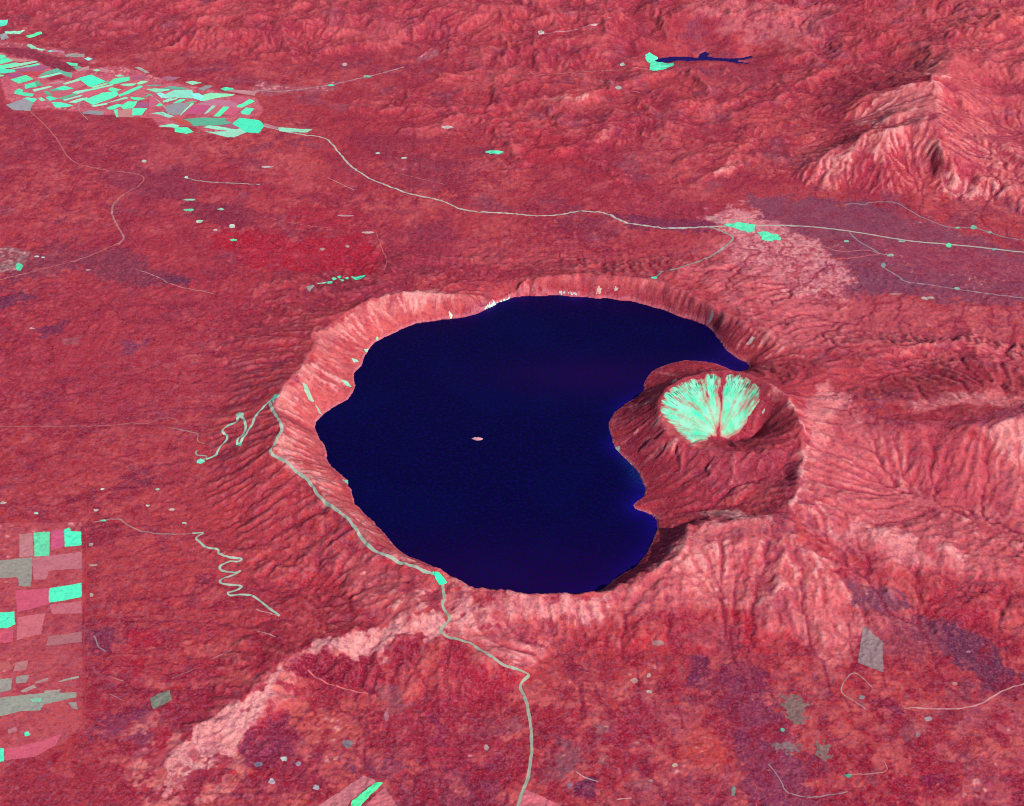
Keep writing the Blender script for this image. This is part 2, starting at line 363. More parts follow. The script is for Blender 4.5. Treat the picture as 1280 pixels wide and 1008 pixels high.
# ------------------------------------------------------------------ colour of the ground cover
def lin(c):
    c = np.asarray(c, float) / 255; return np.where(c <= .04045, c / 12.92, ((c + .055) / 1.055) ** 2.4)
KA = 0.82
R = (182, 62, 70); Cr = (162, 30, 58); Or = (208, 78, 72); Sa = (216, 116, 116); Pa = (232, 165, 155); Vi = (118, 62, 98); Da = (124, 34, 62); Gr = (158, 160, 148)
Ro = (200, 88, 96); Mi = (104, 250, 192); Pk = (214, 112, 138); Vr = (150, 62, 88); Vd = (98, 44, 88); De = (178, 18, 50)
PAINT = [  # outline on the map, colour, soft edge (m), strength, raggedness (m)
 # broad tones
 ([(-100,330),(330,350),(400,420),(330,500),(200,520),(-100,540)], (172,50,70), 500, .55, 250),
 ([(-100,180),(300,200),(500,260),(450,330),(200,330),(-100,330)], (176,52,72), 500, .4, 250),
 ([(-100,-80),(250,-80),(250,40),(140,70),(60,40),(-100,20)], (178,60,76), 400, .6, 200),
 ([(250,-80),(640,-80),(620,60),(430,90),(300,60)], (188,72,80), 500, .6, 300),
 ([(340,120),(640,110),(700,170),(560,200),(420,170)], (176,50,64), 400, .5, 200),
 ([(1180,200),(1400,200),(1400,-80),(1200,-80),(1160,60)], (214,104,102), 400, .75, 300),
 ([(1160,150),(1400,110),(1400,290),(1270,270),(1200,230)], (222,120,116), 400, .85, 250),
 ([(560,330),(640,300),(820,305),(900,300),(1020,330),(1050,380),(1000,430),(900,380),(760,345),(640,345)], (200,84,90), 400, .5, 200),
 ([(930,300),(1000,310),(1040,350),(1130,380),(1280,390),(1400,380),(1400,470),(1130,440),(1020,450),(940,400),(860,350),(880,310)], (216,116,120), 300, .75, 250),
 ([(1040,380),(1300,385),(1400,470),(1180,470),(1060,440)], (196,80,84), 300, .4, 200),
 # right hand slopes
 ([(1035,500),(1100,520),(1200,545),(1300,540),(1400,560),(1400,760),(1180,720),(1080,715),(1000,655),(990,600),(1010,540)], (214,112,114), 200, .85, 150),
 ([(868,655),(985,648),(1010,700),(1090,720),(1090,790),(1050,840),(1010,800),(930,760),(900,770),(840,740),(790,790),(740,795),(700,775),(640,790),(560,775),(600,738),(760,742),(830,700)], (220,122,120), 120, .92, 120),
 ([(880,665),(960,660),(1000,690),(960,720),(900,720),(850,710)], (222,120,118), 120, .7, 120),
 ([(560,745),(700,746),(765,745),(740,790),(690,770),(640,775),(600,790),(560,775)], (234,156,150), 60, .9, 90),
 ([(840,680),(870,660),(900,700),(880,740),(850,720)], Pa, 60, .4, 80),
 ([(1000,650),(1090,655),(1150,672),(1220,690),(1190,706),(1110,690),(1050,672)], (234,156,150), 60, .85, 80),
 ([(1010,740),(1070,745),(1080,800),(1040,830),(1020,790)], (226,122,120), 80, .8, 90),
 ([(1225,530),(1290,510),(1340,540),(1290,590),(1250,570)], (244,170,158), 60, .9, 60),  # sunlit front slope, its brightness painted in
 ([(1120,500),(1190,487),(1250,492),(1290,498),(1290,512),(1200,508),(1140,512)], (226,132,130), 50, .8, 50),
 ([(1005,500),(1035,470),(1060,500),(1040,530),(1010,590),(995,640),(985,630),(1000,570)], (232,146,142), 50, .85, 60),
 ([(1100,520),(1180,530),(1250,515),(1280,505),(1280,520),(1240,532),(1200,537),(1120,532)], (150,50,78), 40, .7, 30),  # shade on the north slope behind the crest, painted in
 ([(1180,470),(1230,462),(1240,480),(1190,486)], Cr, 40, .6, 40),
 ([(1240,565),(1300,560),(1340,620),(1290,620)], (228,130,125), 120, .6, 120),
 ([(1130,530),(1190,538),(1230,560),(1240,620),(1180,625),(1120,600)], (196,72,84), 120, .6, 120),
 ([(940,418),(1010,440),(1040,475),(1010,490),(960,470),(935,455),(925,430)], (188,66,74), 50, .8, 60),
 ([(900,392),(940,412),(1000,436),(1035,462),(1010,452),(960,432),(915,408)], (206,94,94), 30, .7, 40),
 # flat heath with scrub
 ([(925,240),(970,246),(1060,250),(1130,262),(1200,288),(1300,322),(1400,330),(1400,395),(1290,380),(1200,376),(1140,372),(1070,368),(1040,350),(1035,335),(1000,312),(955,290)], (132,72,98), 70, .85, 90),
 ([(1020,335),(1060,330),(1110,345),(1160,355),(1100,366),(1060,370),(1035,352)], (122,72,100), 50, .7, 60),
 ([(1090,300),(1200,310),(1300,330),(1300,350),(1180,340),(1100,325)], (158,66,92), 120, .8, 100),
 ([(760,268),(880,275),(905,280),(870,290),(790,287)], (116,46,84), 40, .8, 50),
 ([(700,272),(770,268),(766,296),(705,288)], (128,42,70), 50, .75, 60),
 ([(770,245),(880,250),(905,268),(830,275),(780,262)], (168,56,78), 60, .6, 60),
 ([(520,280),(560,278),(566,300),(510,300)], (130,40,74), 40, .7, 40),
 ([(940,262),(900,262),(870,272),(905,282),(960,300),(1010,325),(1040,350),(1020,330),(990,300),(960,285)], (232,142,146), 60, .85, 60),
 ([(880,268),(930,276),(975,296),(950,296),(915,287),(895,278)], (190,200,180), 30, .8, 30),
 ([(940,300),(1000,318),(1030,350),(1000,345),(950,330),(910,330),(900,310)], (230,134,136), 120, .8, 100),
 ([(885,262),(935,262),(985,288),(1040,318),(1062,345),(1050,372),(1010,362),(960,330),(915,300)], (236,166,166), 50, .85, 150),
 ([(920,298),(1000,312),(1045,345),(1060,372),(1000,372),(930,345),(905,315)], (226,142,146), 60, .8, 140),
 ([(1120,262),(1180,258),(1230,290),(1180,285),(1130,275)], (188,62,76), 60, .7, 60),
 ([(1200,250),(1230,262),(1215,285),(1180,280)], (116,58,84), 40, .5, 40),
 # high range
 ([(1018,225),(1045,185),(1090,165),(1150,155),(1175,180),(1160,205),(1130,190),(1100,185),(1070,200),(1040,235)], (234,146,134), 60, .9, 90),
 ([(1060,150),(1100,118),(1165,98),(1185,110),(1180,140),(1150,155),(1090,160)], (228,138,130), 70, .85, 90),  # sunlit southwest face, painted pale
 ([(1140,75),(1180,72),(1190,100),(1160,100)], (230,120,108), 80, .6, 80),
 ([(1020,105),(1060,92),(1140,95),(1160,102),(1100,115),(1040,118)], (158,34,58), 60, .7, 80),  # unlit side north of the crest, shade painted in
 ([(1180,215),(1215,225),(1235,245),(1200,250),(1180,240)], (240,170,158), 50, .8, 50),
 ([(1225,225),(1260,218),(1270,245),(1230,250)], (236,130,120), 60, .7, 60),
 ([(860,0),(960,0),(1040,10),(1060,40),(1000,60),(900,40)], (216,128,130), 200, .75, 200),
 ([(1200,30),(1290,0),(1340,30),(1240,50)], (232,110,98), 120, .7, 120),
 ([(890,225),(905,203),(922,202),(918,215),(905,225)], (240,160,148), 40, .85, 50),
 ([(678,120),(740,118),(738,127),(685,128)], (214,128,116), 30, .8, 40),
 ([(745,175),(757,158),(773,154),(770,162),(760,178)], (216,132,122), 30, .8, 40),
 ([(790,180),(900,175),(940,200),(900,240),(820,230),(780,200)], (198,84,88), 250, .5, 150),
 ([(935,468),(960,476),(985,495),(1006,520),(1008,545),(998,532),(975,508),(945,484)], (212,110,108), 14, .85, 20),
 # caldera wall
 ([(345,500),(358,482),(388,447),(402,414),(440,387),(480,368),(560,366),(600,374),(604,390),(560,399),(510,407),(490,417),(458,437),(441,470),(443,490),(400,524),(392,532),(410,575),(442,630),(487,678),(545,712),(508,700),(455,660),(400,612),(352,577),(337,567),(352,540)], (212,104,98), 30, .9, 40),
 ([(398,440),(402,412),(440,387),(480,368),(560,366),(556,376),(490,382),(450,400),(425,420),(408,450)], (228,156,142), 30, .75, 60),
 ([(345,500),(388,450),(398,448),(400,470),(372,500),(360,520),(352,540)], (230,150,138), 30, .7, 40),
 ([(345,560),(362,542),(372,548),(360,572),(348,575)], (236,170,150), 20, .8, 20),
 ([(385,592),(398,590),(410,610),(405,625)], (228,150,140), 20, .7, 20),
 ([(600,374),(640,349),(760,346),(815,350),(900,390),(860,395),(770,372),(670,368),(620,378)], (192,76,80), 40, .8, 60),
 ([(800,345),(860,366),(905,392),(895,420),(860,398),(800,376)], (172,64,78), 40, .6, 40),  # painted shade begins here on the upper right wall
 ([(885,395),(935,410),(925,450),(905,435)], (160,50,72), 30, .6, 30),  # deeper painted shade on the wall turned from the sun
 # cone
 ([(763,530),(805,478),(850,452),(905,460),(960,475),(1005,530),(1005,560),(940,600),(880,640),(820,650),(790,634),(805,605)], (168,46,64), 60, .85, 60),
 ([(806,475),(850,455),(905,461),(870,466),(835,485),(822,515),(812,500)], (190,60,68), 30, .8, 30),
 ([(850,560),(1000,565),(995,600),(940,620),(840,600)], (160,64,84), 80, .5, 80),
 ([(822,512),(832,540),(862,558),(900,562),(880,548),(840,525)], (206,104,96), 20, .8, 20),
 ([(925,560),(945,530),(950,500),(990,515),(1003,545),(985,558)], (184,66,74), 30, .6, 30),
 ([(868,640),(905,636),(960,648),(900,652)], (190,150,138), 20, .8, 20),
 ([(755,738),(800,712),(822,670),(868,650),(830,698),(790,722)], (150,38,66), 30, .6, 30),  # shadow on the lower right inner rim slope, painted in
 ([(970,600),(1000,570),(1000,600),(985,640),(955,645)], (150,40,66), 30, .6, 40),  # shadowed rim wall facing the cone, painted dark
 # foreground forest mosaic
 ([(165,905),(230,900),(330,840),(400,808),(545,770),(560,780),(500,800),(440,830),(380,850),(330,900),(300,960),(280,1010),(260,1060),(120,1060),(150,980)], (226,138,128), 45, .95, 110),
 ([(350,830),(400,805),(470,792),(545,770),(535,782),(500,795),(470,830),(440,830),(420,815),(370,835)], (238,172,162), 30, .9, 50),
 ([(225,930),(262,905),(270,940),(245,960)], (240,165,150), 30, .6, 40),
 ([(340,880),(450,880),(460,940),(440,980),(410,960),(380,920)], (218,112,98), 80, .7, 90),
 ([(355,830),(385,812),(412,812),(440,835),(460,850),(470,862),(440,866),(400,852),(370,842)], (150,26,56), 30, .9, 50),
 ([(443,816),(470,815),(484,850),(455,845)], (156,28,56), 20, .85, 40),
 ([(493,792),(530,790),(524,812),(500,840),(492,815)], (158,28,54), 20, .85, 40),
 ([(548,815),(580,815),(630,850),(650,880),(600,880),(560,840)], (160,28,56), 30, .85, 60),
 ([(460,880),(560,870),(640,900),(655,960),(600,980),(520,960),(480,920)], (164,34,62), 80, .7, 120),
 ([(540,880),(565,880),(560,930),(535,940),(530,900)], (138,34,76), 40, .7, 50),
 ([(440,955),(500,945),(500,970),(470,975)], (128,62,98), 40, .75, 50),
 ([(500,990),(560,960),(620,950),(640,1008),(640,1060),(500,1060)], (132,44,78), 60, .75, 80),
 ([(300,930),(350,905),(370,930),(330,960),(300,950)], (128,44,84), 40, .7, 80),
 ([(320,940),(390,940),(420,980),(340,1010),(300,980)], (142,36,70), 50, .6, 90),
 ([(145,975),(185,985),(185,1020),(150,1020)], (158,24,50), 30, .7, 40),
 ([(0,950),(160,960),(140,1060),(-60,1060)], (158,40,62), 80, .6, 100),
 ([(110,790),(148,786),(135,815),(110,820)], (118,44,82), 30, .8, 40),
 ([(155,784),(200,784),(192,812),(158,808)], (176,24,54), 25, .9, 30),
 ([(150,818),(188,822),(180,842),(150,840)], (178,34,52), 25, .85, 30),
 ([(110,918),(150,890),(186,880),(180,905),(140,925)], (128,50,86), 30, .8, 60),
 ([(190,880),(250,875),(330,850),(260,905),(200,900)], (150,30,56), 40, .75, 70),
 ([(187,910),(215,905),(210,935),(190,935)], (178,22,48), 20, .85, 25),
 ([(155,922),(190,915),(190,935),(160,937)], (124,54,88), 20, .75, 30),
 ([(150,925),(230,930),(200,960),(120,950)], (156,34,60), 40, .6, 60),
 ([(0,850),(100,800),(110,905),(100,910),(-60,950)], (196,66,70), 80, .5, 80),
 ([(660,935),(695,920),(725,925),(720,965),(695,978),(690,955)], (124,58,84), 15, .0, 20),
 ([(690,935),(725,925),(722,950),(700,975),(692,960)], (146,92,104), 30, .85, 40),
 ([(745,905),(765,900),(768,910),(745,920)], (160,120,118), 20, .85, 30),
 ([(745,940),(765,945),(762,965),(745,955)], (158,128,118), 20, .8, 30),
 ([(765,890),(800,885),(820,930),(800,965),(770,955),(755,930)], (160,24,58), 30, .85, 50),
 ([(720,980),(755,965),(742,995),(718,998)], (100,40,84), 15, .85, 25),
 ([(660,885),(740,880),(740,910),(680,930),(665,900)], (164,28,56), 40, .6, 60),
 ([(800,860),(850,880),(880,900),(860,930),(830,925),(800,900)], (196,96,104), 50, .7, 60),
 ([(832,835),(850,840),(850,878),(830,875)], (168,22,48), 20, .7, 30),
 ([(855,820),(875,818),(890,850),(885,862),(862,850)], (112,42,82), 25, .85, 40),
 ([(905,835),(935,815),(950,825),(955,860),(985,920),(990,1060),(930,1060),(925,950),(900,880),(905,855)], (130,50,86), 40, .85, 60),
 ([(840,962),(930,960),(940,1060),(780,1060),(800,1000)], (168,70,88), 60, .7, 80),
 ([(960,922),(978,920),(1005,960),(1018,1000),(1030,1060),(960,1060)], (140,60,92), 25, .85, 40),
 ([(1005,935),(1040,965),(1012,975)], (124,40,76), 20, .8, 30),
 ([(860,925),(905,905),(925,950),(920,962),(850,960)], (212,82,72), 50, .7, 70),
 ([(905,770),(935,765),(960,800),(955,820),(935,805)], (180,24,44), 30, .75, 50),
 ([(940,785),(1000,790),(1010,830),(960,840),(940,820)], (200,68,68), 60, .5, 80),
 ([(1055,722),(1100,735),(1125,748),(1150,765),(1120,775),(1080,760)], (116,66,92), 30, .8, 50),
 ([(1150,765),(1200,780),(1245,810),(1262,830),(1285,845),(1250,860),(1232,870),(1222,850),(1190,825),(1160,800),(1120,790)], (104,52,84), 25, .85, 50),
 ([(1085,770),(1150,770),(1180,800),(1170,830),(1120,830),(1100,805)], (156,72,90), 60, .7, 70),
 ([(1085,878),(1120,873),(1150,890),(1120,895)], (130,28,68), 20, .8, 30),
 ([(1100,960),(1150,935),(1190,950),(1190,985),(1150,1000),(1110,1010)], (160,26,54), 40, .8, 60),
 ([(1150,968),(1185,968),(1190,985),(1160,985)], (128,30,76), 20, .7, 30),
 ([(1190,960),(1300,930),(1300,1060),(1180,1060)], (206,96,108), 80, .6, 90),
 ([(1170,880),(1230,872),(1290,890),(1290,915),(1220,905)], (204,110,120), 50, .7, 70),
 ([(1000,845),(1080,850),(1060,900),(1000,920),(985,880)], (190,56,60), 60, .4, 80),
 ([(1095,830),(1160,850),(1230,870),(1280,900),(1200,890),(1120,870)], (208,70,66), 50, .5, 70),
 ([(680,790),(730,790),(745,850),(720,870),(690,850)], (160,40,60), 50, .5, 80),
 ([(740,800),(830,790),(850,830),(800,860),(740,850)], (188,52,60), 60, .5, 80),
 ([(830,780),(900,790),(940,830),(900,830),(850,800)], (178,84,92), 60, .6, 80),
 ([(560,790),(640,800),(700,800),(690,850),(640,830)], (202,84,84), 60, .7, 80),
 ([(548,735),(575,745),(600,775),(650,795),(690,800),(660,835),(620,815),(580,800),(545,792),(556,765)], (220,128,126), 40, .85, 60),
 ([(560,748),(600,752),(640,760),(600,780),(570,770)], (228,150,146), 25, .8, 30),
 ([(-80,655),(103,653),(103,760),(103,860),(103,905),(80,930),(-80,958)], (200,92,96), 9, .85, 2),
 ([(325,860),(350,828),(400,800),(470,785),(545,765),(556,775),(545,795),(500,800),(480,812),(440,812),(410,806),(375,820),(345,848),(330,890),(300,940),(262,955),(240,975),(200,1000),(215,940),(255,900),(290,880)], (246,178,168), 30, .97, 45),
 ([(358,835),(385,816),(412,815),(440,836),(470,866),(430,862),(400,850)], (136,20,50), 12, .97, 30),([(445,820),(470,818),(482,846),(455,844)], (140,22,50), 10, .97, 24),([(495,795),(530,794),(522,815),(500,838),(492,815)], (140,22,50), 10, .97, 24),
 # left forest
 ([(245,720),(262,716),(262,735),(245,733)], (132,34,66), 20, .7, 30),
 ([(165,598),(195,595),(190,608),(165,610)], (118,38,62), 15, .7, 20),
 ([(80,622),(120,614),(120,624),(85,630)], (124,32,60), 15, .7, 20),
 ([(103,655),(150,655),(140,685),(104,682)], (140,34,62), 25, .7, 30),
 ([(380,720),(430,715),(420,760),(380,760)], (160,34,52), 60, .6, 60),
 ([(250,600),(330,580),(400,640),(430,700),(330,700),(240,680)], (190,66,70), 150, .5, 80),
 ([(430,690),(500,710),(545,725),(540,770),(480,790),(440,750)], (206,106,106), 80, .7, 70),
 ([(260,770),(350,730),(420,770),(350,810),(280,820)], (182,60,66), 80, .5, 60),
 ([(0,130),(110,140),(220,170),(250,220),(100,220),(0,210)], (166,50,72), 150, .6, 100),
 ([(125,215),(230,205),(260,240),(180,260)], (132,50,80), 60, .6, 100),
 ([(40,315),(160,312),(200,340),(250,350),(180,360),(100,335),(0,360),(0,340)], (120,58,84), 40, .65, 60),
 ([(0,372),(30,366),(55,370),(20,378),(0,388)], (88,40,82), 15, .8, 20),
 ([(45,410),(90,400),(70,420),(45,425)], (110,44,86), 20, .7, 30),
 ([(75,425),(100,422),(98,432),(78,434)], (170,120,122), 20, .6, 20),
 ([(150,430),(190,420),(200,410),(180,430),(150,450)], (126,70,110), 30, .6, 40),
 ([(205,345),(245,350),(235,358),(200,355)], (96,50,80), 15, .8, 25),
 ([(-30,312),(12,308),(38,315),(32,330),(15,340),(-30,345)], (148,128,124), 15, .95, 15),
 ([(225,250),(300,252),(330,280),(300,290),(250,275)], (128,36,66), 40, .7, 70),
 ([(275,280),(310,290),(370,300),(440,290),(480,320),(470,345),(380,340),(300,330),(265,305)], (186,22,50), 60, .85, 90),
 ([(350,255),(460,265),(460,285),(380,285)], (180,30,56), 60, .6, 90),
 ([(480,290),(570,270),(580,340),(500,350),(470,330)], (156,50,74), 60, .6, 70),
 ([(385,355),(520,345),(500,372),(400,385),(370,370)], (160,46,70), 50, .6, 60),
 ([(430,170),(520,165),(560,180),(480,195)], (138,38,66), 60, .5, 80),
 ([(480,195),(600,200),(590,235),(500,235)], (142,46,76), 60, .6, 80),
 ([(820,80),(940,85),(1000,100),(930,105),(860,95)], (150,56,80), 80, .5, 80),
 ([(660,170),(720,165),(720,200),(650,205)], (176,34,54), 80, .6, 90),
 ([(400,18),(530,12),(520,55),(470,50)], (170,66,84), 100, .5, 100),
 ([(510,20),(525,20),(510,50),(520,60),(508,55)], (110,36,66), 30, .7, 40),
 ([(320,100),(380,108),(430,102),(420,112),(340,120),(310,118)], (190,120,130), 40, .75, 40),
 ([(520,72),(545,62),(550,68),(525,80)], (176,120,132), 20, .7, 20),
 ([(0,50),(30,55),(90,80),(90,90),(60,85),(0,68)], (132,40,70), 25, .75, 20),
 ([(60,10),(140,5),(180,30),(120,45),(40,40)], (176,84,98), 80, .4, 80),
 ([(78,92),(110,86),(150,82),(180,92),(230,106),(320,122),(330,138),(318,152),(300,166),(262,168),(240,158),(200,160),(190,148),(150,146),(100,140),(60,136),(20,134),(8,124),(0,100),(-60,96),(-60,62),(0,66),(45,76)], (222,118,130), 24, .97, 14),
 ([(-60,46),(0,50),(50,56),(95,66),(125,74),(118,80),(80,74),(40,62),(0,60),(-60,58)], (206,108,116), 24, .8, 16),
]
for i, q in enumerate(PAINT):
    pass
tx, ty = TX, TY
w1 = fbm(tx, ty, 2600, 3, 201); w2 = fbm(tx, ty, 700, 4, 211, .6); FLt = samp(FL, TX, TY); FL2t = samp(FL2, TX, TY); w3 = .6 * fbm(tx, ty, 240, 3, 221, .6) + .30 * FL2t + .12 * FLt; w4 = fbm(tx + 200 * w3, ty, 90, 2, 231, .7)
def sm(x, a, b): t = np.clip((x - a) / (b - a), 0, 1); return (t * t * (3 - 2 * t))[..., None]
colr = np.empty(TX.shape + (3,), np.float32); colr[:] = R
def mixin(c, w):
    global colr; colr = colr + (np.array(c, np.float32) - colr) * w
mixin((206,80,78), .55 * sm(w1 + .5 * w2, -.1, .7)); mixin((164,36,60), .6 * sm(-w1 + .6 * w2, 0, .8)); mixin((134,54,84), .5 * sm(w2 + .4 * w3, .45, .95))
nw1 = fbm(tx, ty, 420, 4, 301, .62); nw2 = fbm(tx, ty, 420, 4, 311, .62)
nw3 = fbm(tx, ty, 260, 4, 321, .7)
nz = perlin(tx / 38, ty / 38, 333)
prot = np.zeros(TX.shape, np.float32)
for q, c, soft, st, rag in PAINT:
    if st == 0: continue
    P = G(q); pad = soft + rag + 60
    x0, x1 = P[:, 0].min() - pad, P[:, 0].max() + pad; y0, y1 = P[:, 1].min() - pad, P[:, 1].max() + pad
    i0, i1 = np.searchsorted(yrow, [y0, y1]); i0 = max(i0 - 1, 0); i1 = min(i1 + 1, NR)
    if i1 <= i0: continue
    sl = TX[i0:i1]; cm = ((sl > x0) & (sl < x1)).any(0)
    if not cm.any(): continue
    j0 = cm.argmax(); j1 = len(cm) - cm[::-1].argmax()
    S = (slice(i0, i1), slice(j0, j1)); k = 1.3 * rag
    d = sdist(P, TX[S] + k * nw1[S], TY[S] + 1.4 * k * nw2[S]) + min(rag, 60) * (.9 * nw3[S] + .5 * FLt[S] + .22 * nz[S])
    wgt = (st * np.clip(.5 - d / ((1.3 if soft < 100 else 1.3) * soft), 0, 1) * np.clip(1.12 + .35 * nw3[S], .5, 1.06))[..., None]
    colr[S] += (np.array(c, np.float32) - colr[S]) * wgt; prot[S] = np.maximum(prot[S], wgt[..., 0] * (.25 if soft == 45 else 1 if soft < 100 else .5))
lowm = np.clip(.8 + .8 * fbm(tx, ty, 1800, 3, 261), .35, 1.2)
def mixin2(c, w): mixin(c, w * ((1 - .6 * prot) * lowm)[..., None])
# paler on the convex ground of the steep country, darker down in the gullies
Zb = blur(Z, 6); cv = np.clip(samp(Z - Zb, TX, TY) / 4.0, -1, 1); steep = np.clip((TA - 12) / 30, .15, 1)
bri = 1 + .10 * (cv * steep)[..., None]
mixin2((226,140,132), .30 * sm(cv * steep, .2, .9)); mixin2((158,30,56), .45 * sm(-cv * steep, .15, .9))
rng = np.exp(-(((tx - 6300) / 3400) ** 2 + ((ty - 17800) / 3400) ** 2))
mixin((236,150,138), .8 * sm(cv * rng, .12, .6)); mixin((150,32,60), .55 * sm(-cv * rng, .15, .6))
# patchwork of stands in the near country
m1 = fbm(tx + 120 * nw1, ty + 120 * nw2, 340, 4, 341, .62) + .25 * FL2t; pk = 1 - .75 * prot; front = pk * np.clip((11800 - ty) / 2500, 0, 1) * np.clip((tx + 3700) / 900, .25, 1)
mixin((156,28,54), .75 * sm(m1 * front, .10, .34)); mixin((216,110,102), .62 * sm(-m1 * front, .14, .40)); mixin((146,88,100), .6 * sm((nw2 - .15 * nw1) * front, .42, .62))
back = pk * np.clip((ty - 14500) / 4000, 0, 1) * np.clip(TA / 40, .2, 1.2)
m2 = fbm(tx, ty, 900, 5, 361, .62)
mixin((152,34,62), .55 * sm(m2 * back, .15, .5)); mixin((212,104,104), .5 * sm(-m2 * back, .2, .55)); mixin((150,84,104), .4 * sm(w2 * back, .4, .8))
# mottled woods
mixin2((148,32,56), .60 * sm(w3 + .3 * w2, .12, .55)); mixin2((220,116,110), .42 * sm(-w3 + .5 * w4, .25, .8)); mixin2((136,72,96), .50 * sm(-w4 + .4 * w2, .25, .6))
mixin2((222,128,122), .30 * sm(FLt, .5, 1.8)); mixin2((140,26,56), .38 * sm(-FLt, .5, 1.8))
mixin2((206,76,62), .35 * sm(fbm(tx, ty, 160, 3, 251, .6), .3, .6))
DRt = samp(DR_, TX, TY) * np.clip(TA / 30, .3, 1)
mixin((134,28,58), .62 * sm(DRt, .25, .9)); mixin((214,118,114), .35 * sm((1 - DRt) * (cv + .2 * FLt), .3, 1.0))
tr1 = np.abs(perlin(tx / 620 + .5 * nw1, ty / 620 + .5 * nw2, 371)); tr2 = np.abs(perlin(tx / 380 + .4 * nw2, ty / 380, 372))
pl = np.clip(1.2 - TA / 60, .2, 1) * sm(w1 + .6 * nw3, -.3, .4)[..., 0]
mixin((208,124,122), .5 * sm((.05 - tr1) * pl, .0, .03)); mixin((204,112,112), .38 * sm((.045 - tr2) * pl, .0, .03))
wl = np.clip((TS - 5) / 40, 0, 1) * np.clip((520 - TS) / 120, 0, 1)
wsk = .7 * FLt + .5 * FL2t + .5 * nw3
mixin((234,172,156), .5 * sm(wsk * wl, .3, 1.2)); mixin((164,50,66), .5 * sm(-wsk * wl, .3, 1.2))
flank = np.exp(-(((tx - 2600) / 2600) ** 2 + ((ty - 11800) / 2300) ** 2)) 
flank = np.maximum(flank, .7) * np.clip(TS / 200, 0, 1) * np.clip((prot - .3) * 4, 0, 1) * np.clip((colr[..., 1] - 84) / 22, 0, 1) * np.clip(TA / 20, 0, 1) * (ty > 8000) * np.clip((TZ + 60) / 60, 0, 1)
mixin((244,182,172), .75 * sm((.6 * FLt + .6 * fbm(tx, ty, 500, 3, 381) + .8 * cv) * flank, .12, .8)); mixin((166,44,62), .5 * sm(-(.5 * FLt + .5 * FL2t) * flank, .2, .9))  # highlight streaks painted into pale slopes, strongest on convex ground; dark streaks between
# pale beach along the water
colr[(TS > -8) & (TS < 16)] = colr[(TS > -8) & (TS < 16)] * .45 + np.array((214,150,160)) * .55
colr = colr * np.array((.985, .90, .92), np.float32)
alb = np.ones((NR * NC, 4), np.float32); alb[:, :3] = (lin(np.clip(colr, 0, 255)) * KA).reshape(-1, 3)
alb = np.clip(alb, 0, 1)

# ------------------------------------------------------------------ materials
def mat(name, rough=.95, spec=.1):
    m = bpy.data.materials.new(name); m.use_nodes = True; b = m.node_tree.nodes['Principled BSDF']
    b.inputs['Roughness'].default_value = rough; b.inputs['Specular IOR Level'].default_value = spec
    return m, m.node_tree.nodes, m.node_tree.links, b
def noise(N, L, co, scale, detail=3, rough=.6, dist=0):
    n = N.new('ShaderNodeTexNoise'); n.inputs['Scale'].default_value = scale; n.inputs['Detail'].default_value = detail; n.inputs['Roughness'].default_value = rough; n.inputs['Distortion'].default_value = dist
    L.new(co, n.inputs['Vector']); return n.outputs['Fac']
def mapr(N, L, v, a, b, c=0., d=1.):
    n = N.new('ShaderNodeMapRange'); L.new(v, n.inputs[0])
    for i, k in zip((1, 2, 3, 4), (a, b, c, d)): n.inputs[i].default_value = k
    return n.outputs[0]
def mixc(N, L, f, A, B, mode='MIX'):
    n = N.new('ShaderNodeMix'); n.data_type = 'RGBA'; n.blend_type = mode
    for s, v in ((0, f), (6, A), (7, B)):
        if hasattr(v, 'links'): L.new(v, n.inputs[s])
        else: n.inputs[s].default_value = v if s == 0 else (*v, 1)
    return n.outputs[2]
def ground_mat(name, color=None, amount=1.0):
    m, N, L, b = mat(name, .95, .05)
    co = N.new('ShaderNodeTexCoord').outputs['Object']
    if color is None:
        a = N.new('ShaderNodeAttribute'); a.attribute_name = 'cover'; c = a.outputs['Color']
    else:
        rgb = N.new('ShaderNodeRGB'); rgb.outputs[0].default_value = (*(lin(color) * KA), 1); c = rgb.outputs[0]
    s1 = noise(N, L, co, 1 / 19., 2, .7); s2 = noise(N, L, co, 1 / 42., 4, .75); s3 = noise(N, L, co, 1 / 130., 4, .7, .3); s4 = noise(N, L, co, 1 / 26., 3, .7)
    A = amount
    c = mixc(N, L, mapr(N, L, s3, .52, .66, 0, .5 * A), c, (.66, .46, .66), 'MULTIPLY')
    c = mixc(N, L, mapr(N, L, s2, .50, .66, 0, .8 * A), c, (.52, .36, .56), 'MULTIPLY')
    c = mixc(N, L, mapr(N, L, s1, .52, .70, 0, .22 * A), c, (.62, .20, .20), 'MIX') if color is None else c
    c = mixc(N, L, mapr(N, L, s4, .52, .64, 0, .50 * A), c, (.24, .08, .15) if color is None else tuple(lin(color) * .6), 'MIX')
    L.new(c, b.inputs['Base Color'])
    bp = N.new('ShaderNodeBump'); bp.inputs['Strength'].default_value = .55 * A; bp.inputs['Distance'].default_value = 10
    ad = N.new('ShaderNodeMath'); ad.operation = 'ADD'; L.new(s1, ad.inputs[0]); L.new(s2, ad.inputs[1])
    L.new(ad.outputs[0], bp.inputs['Height']); L.new(bp.outputs[0], b.inputs['Normal'])
    return m
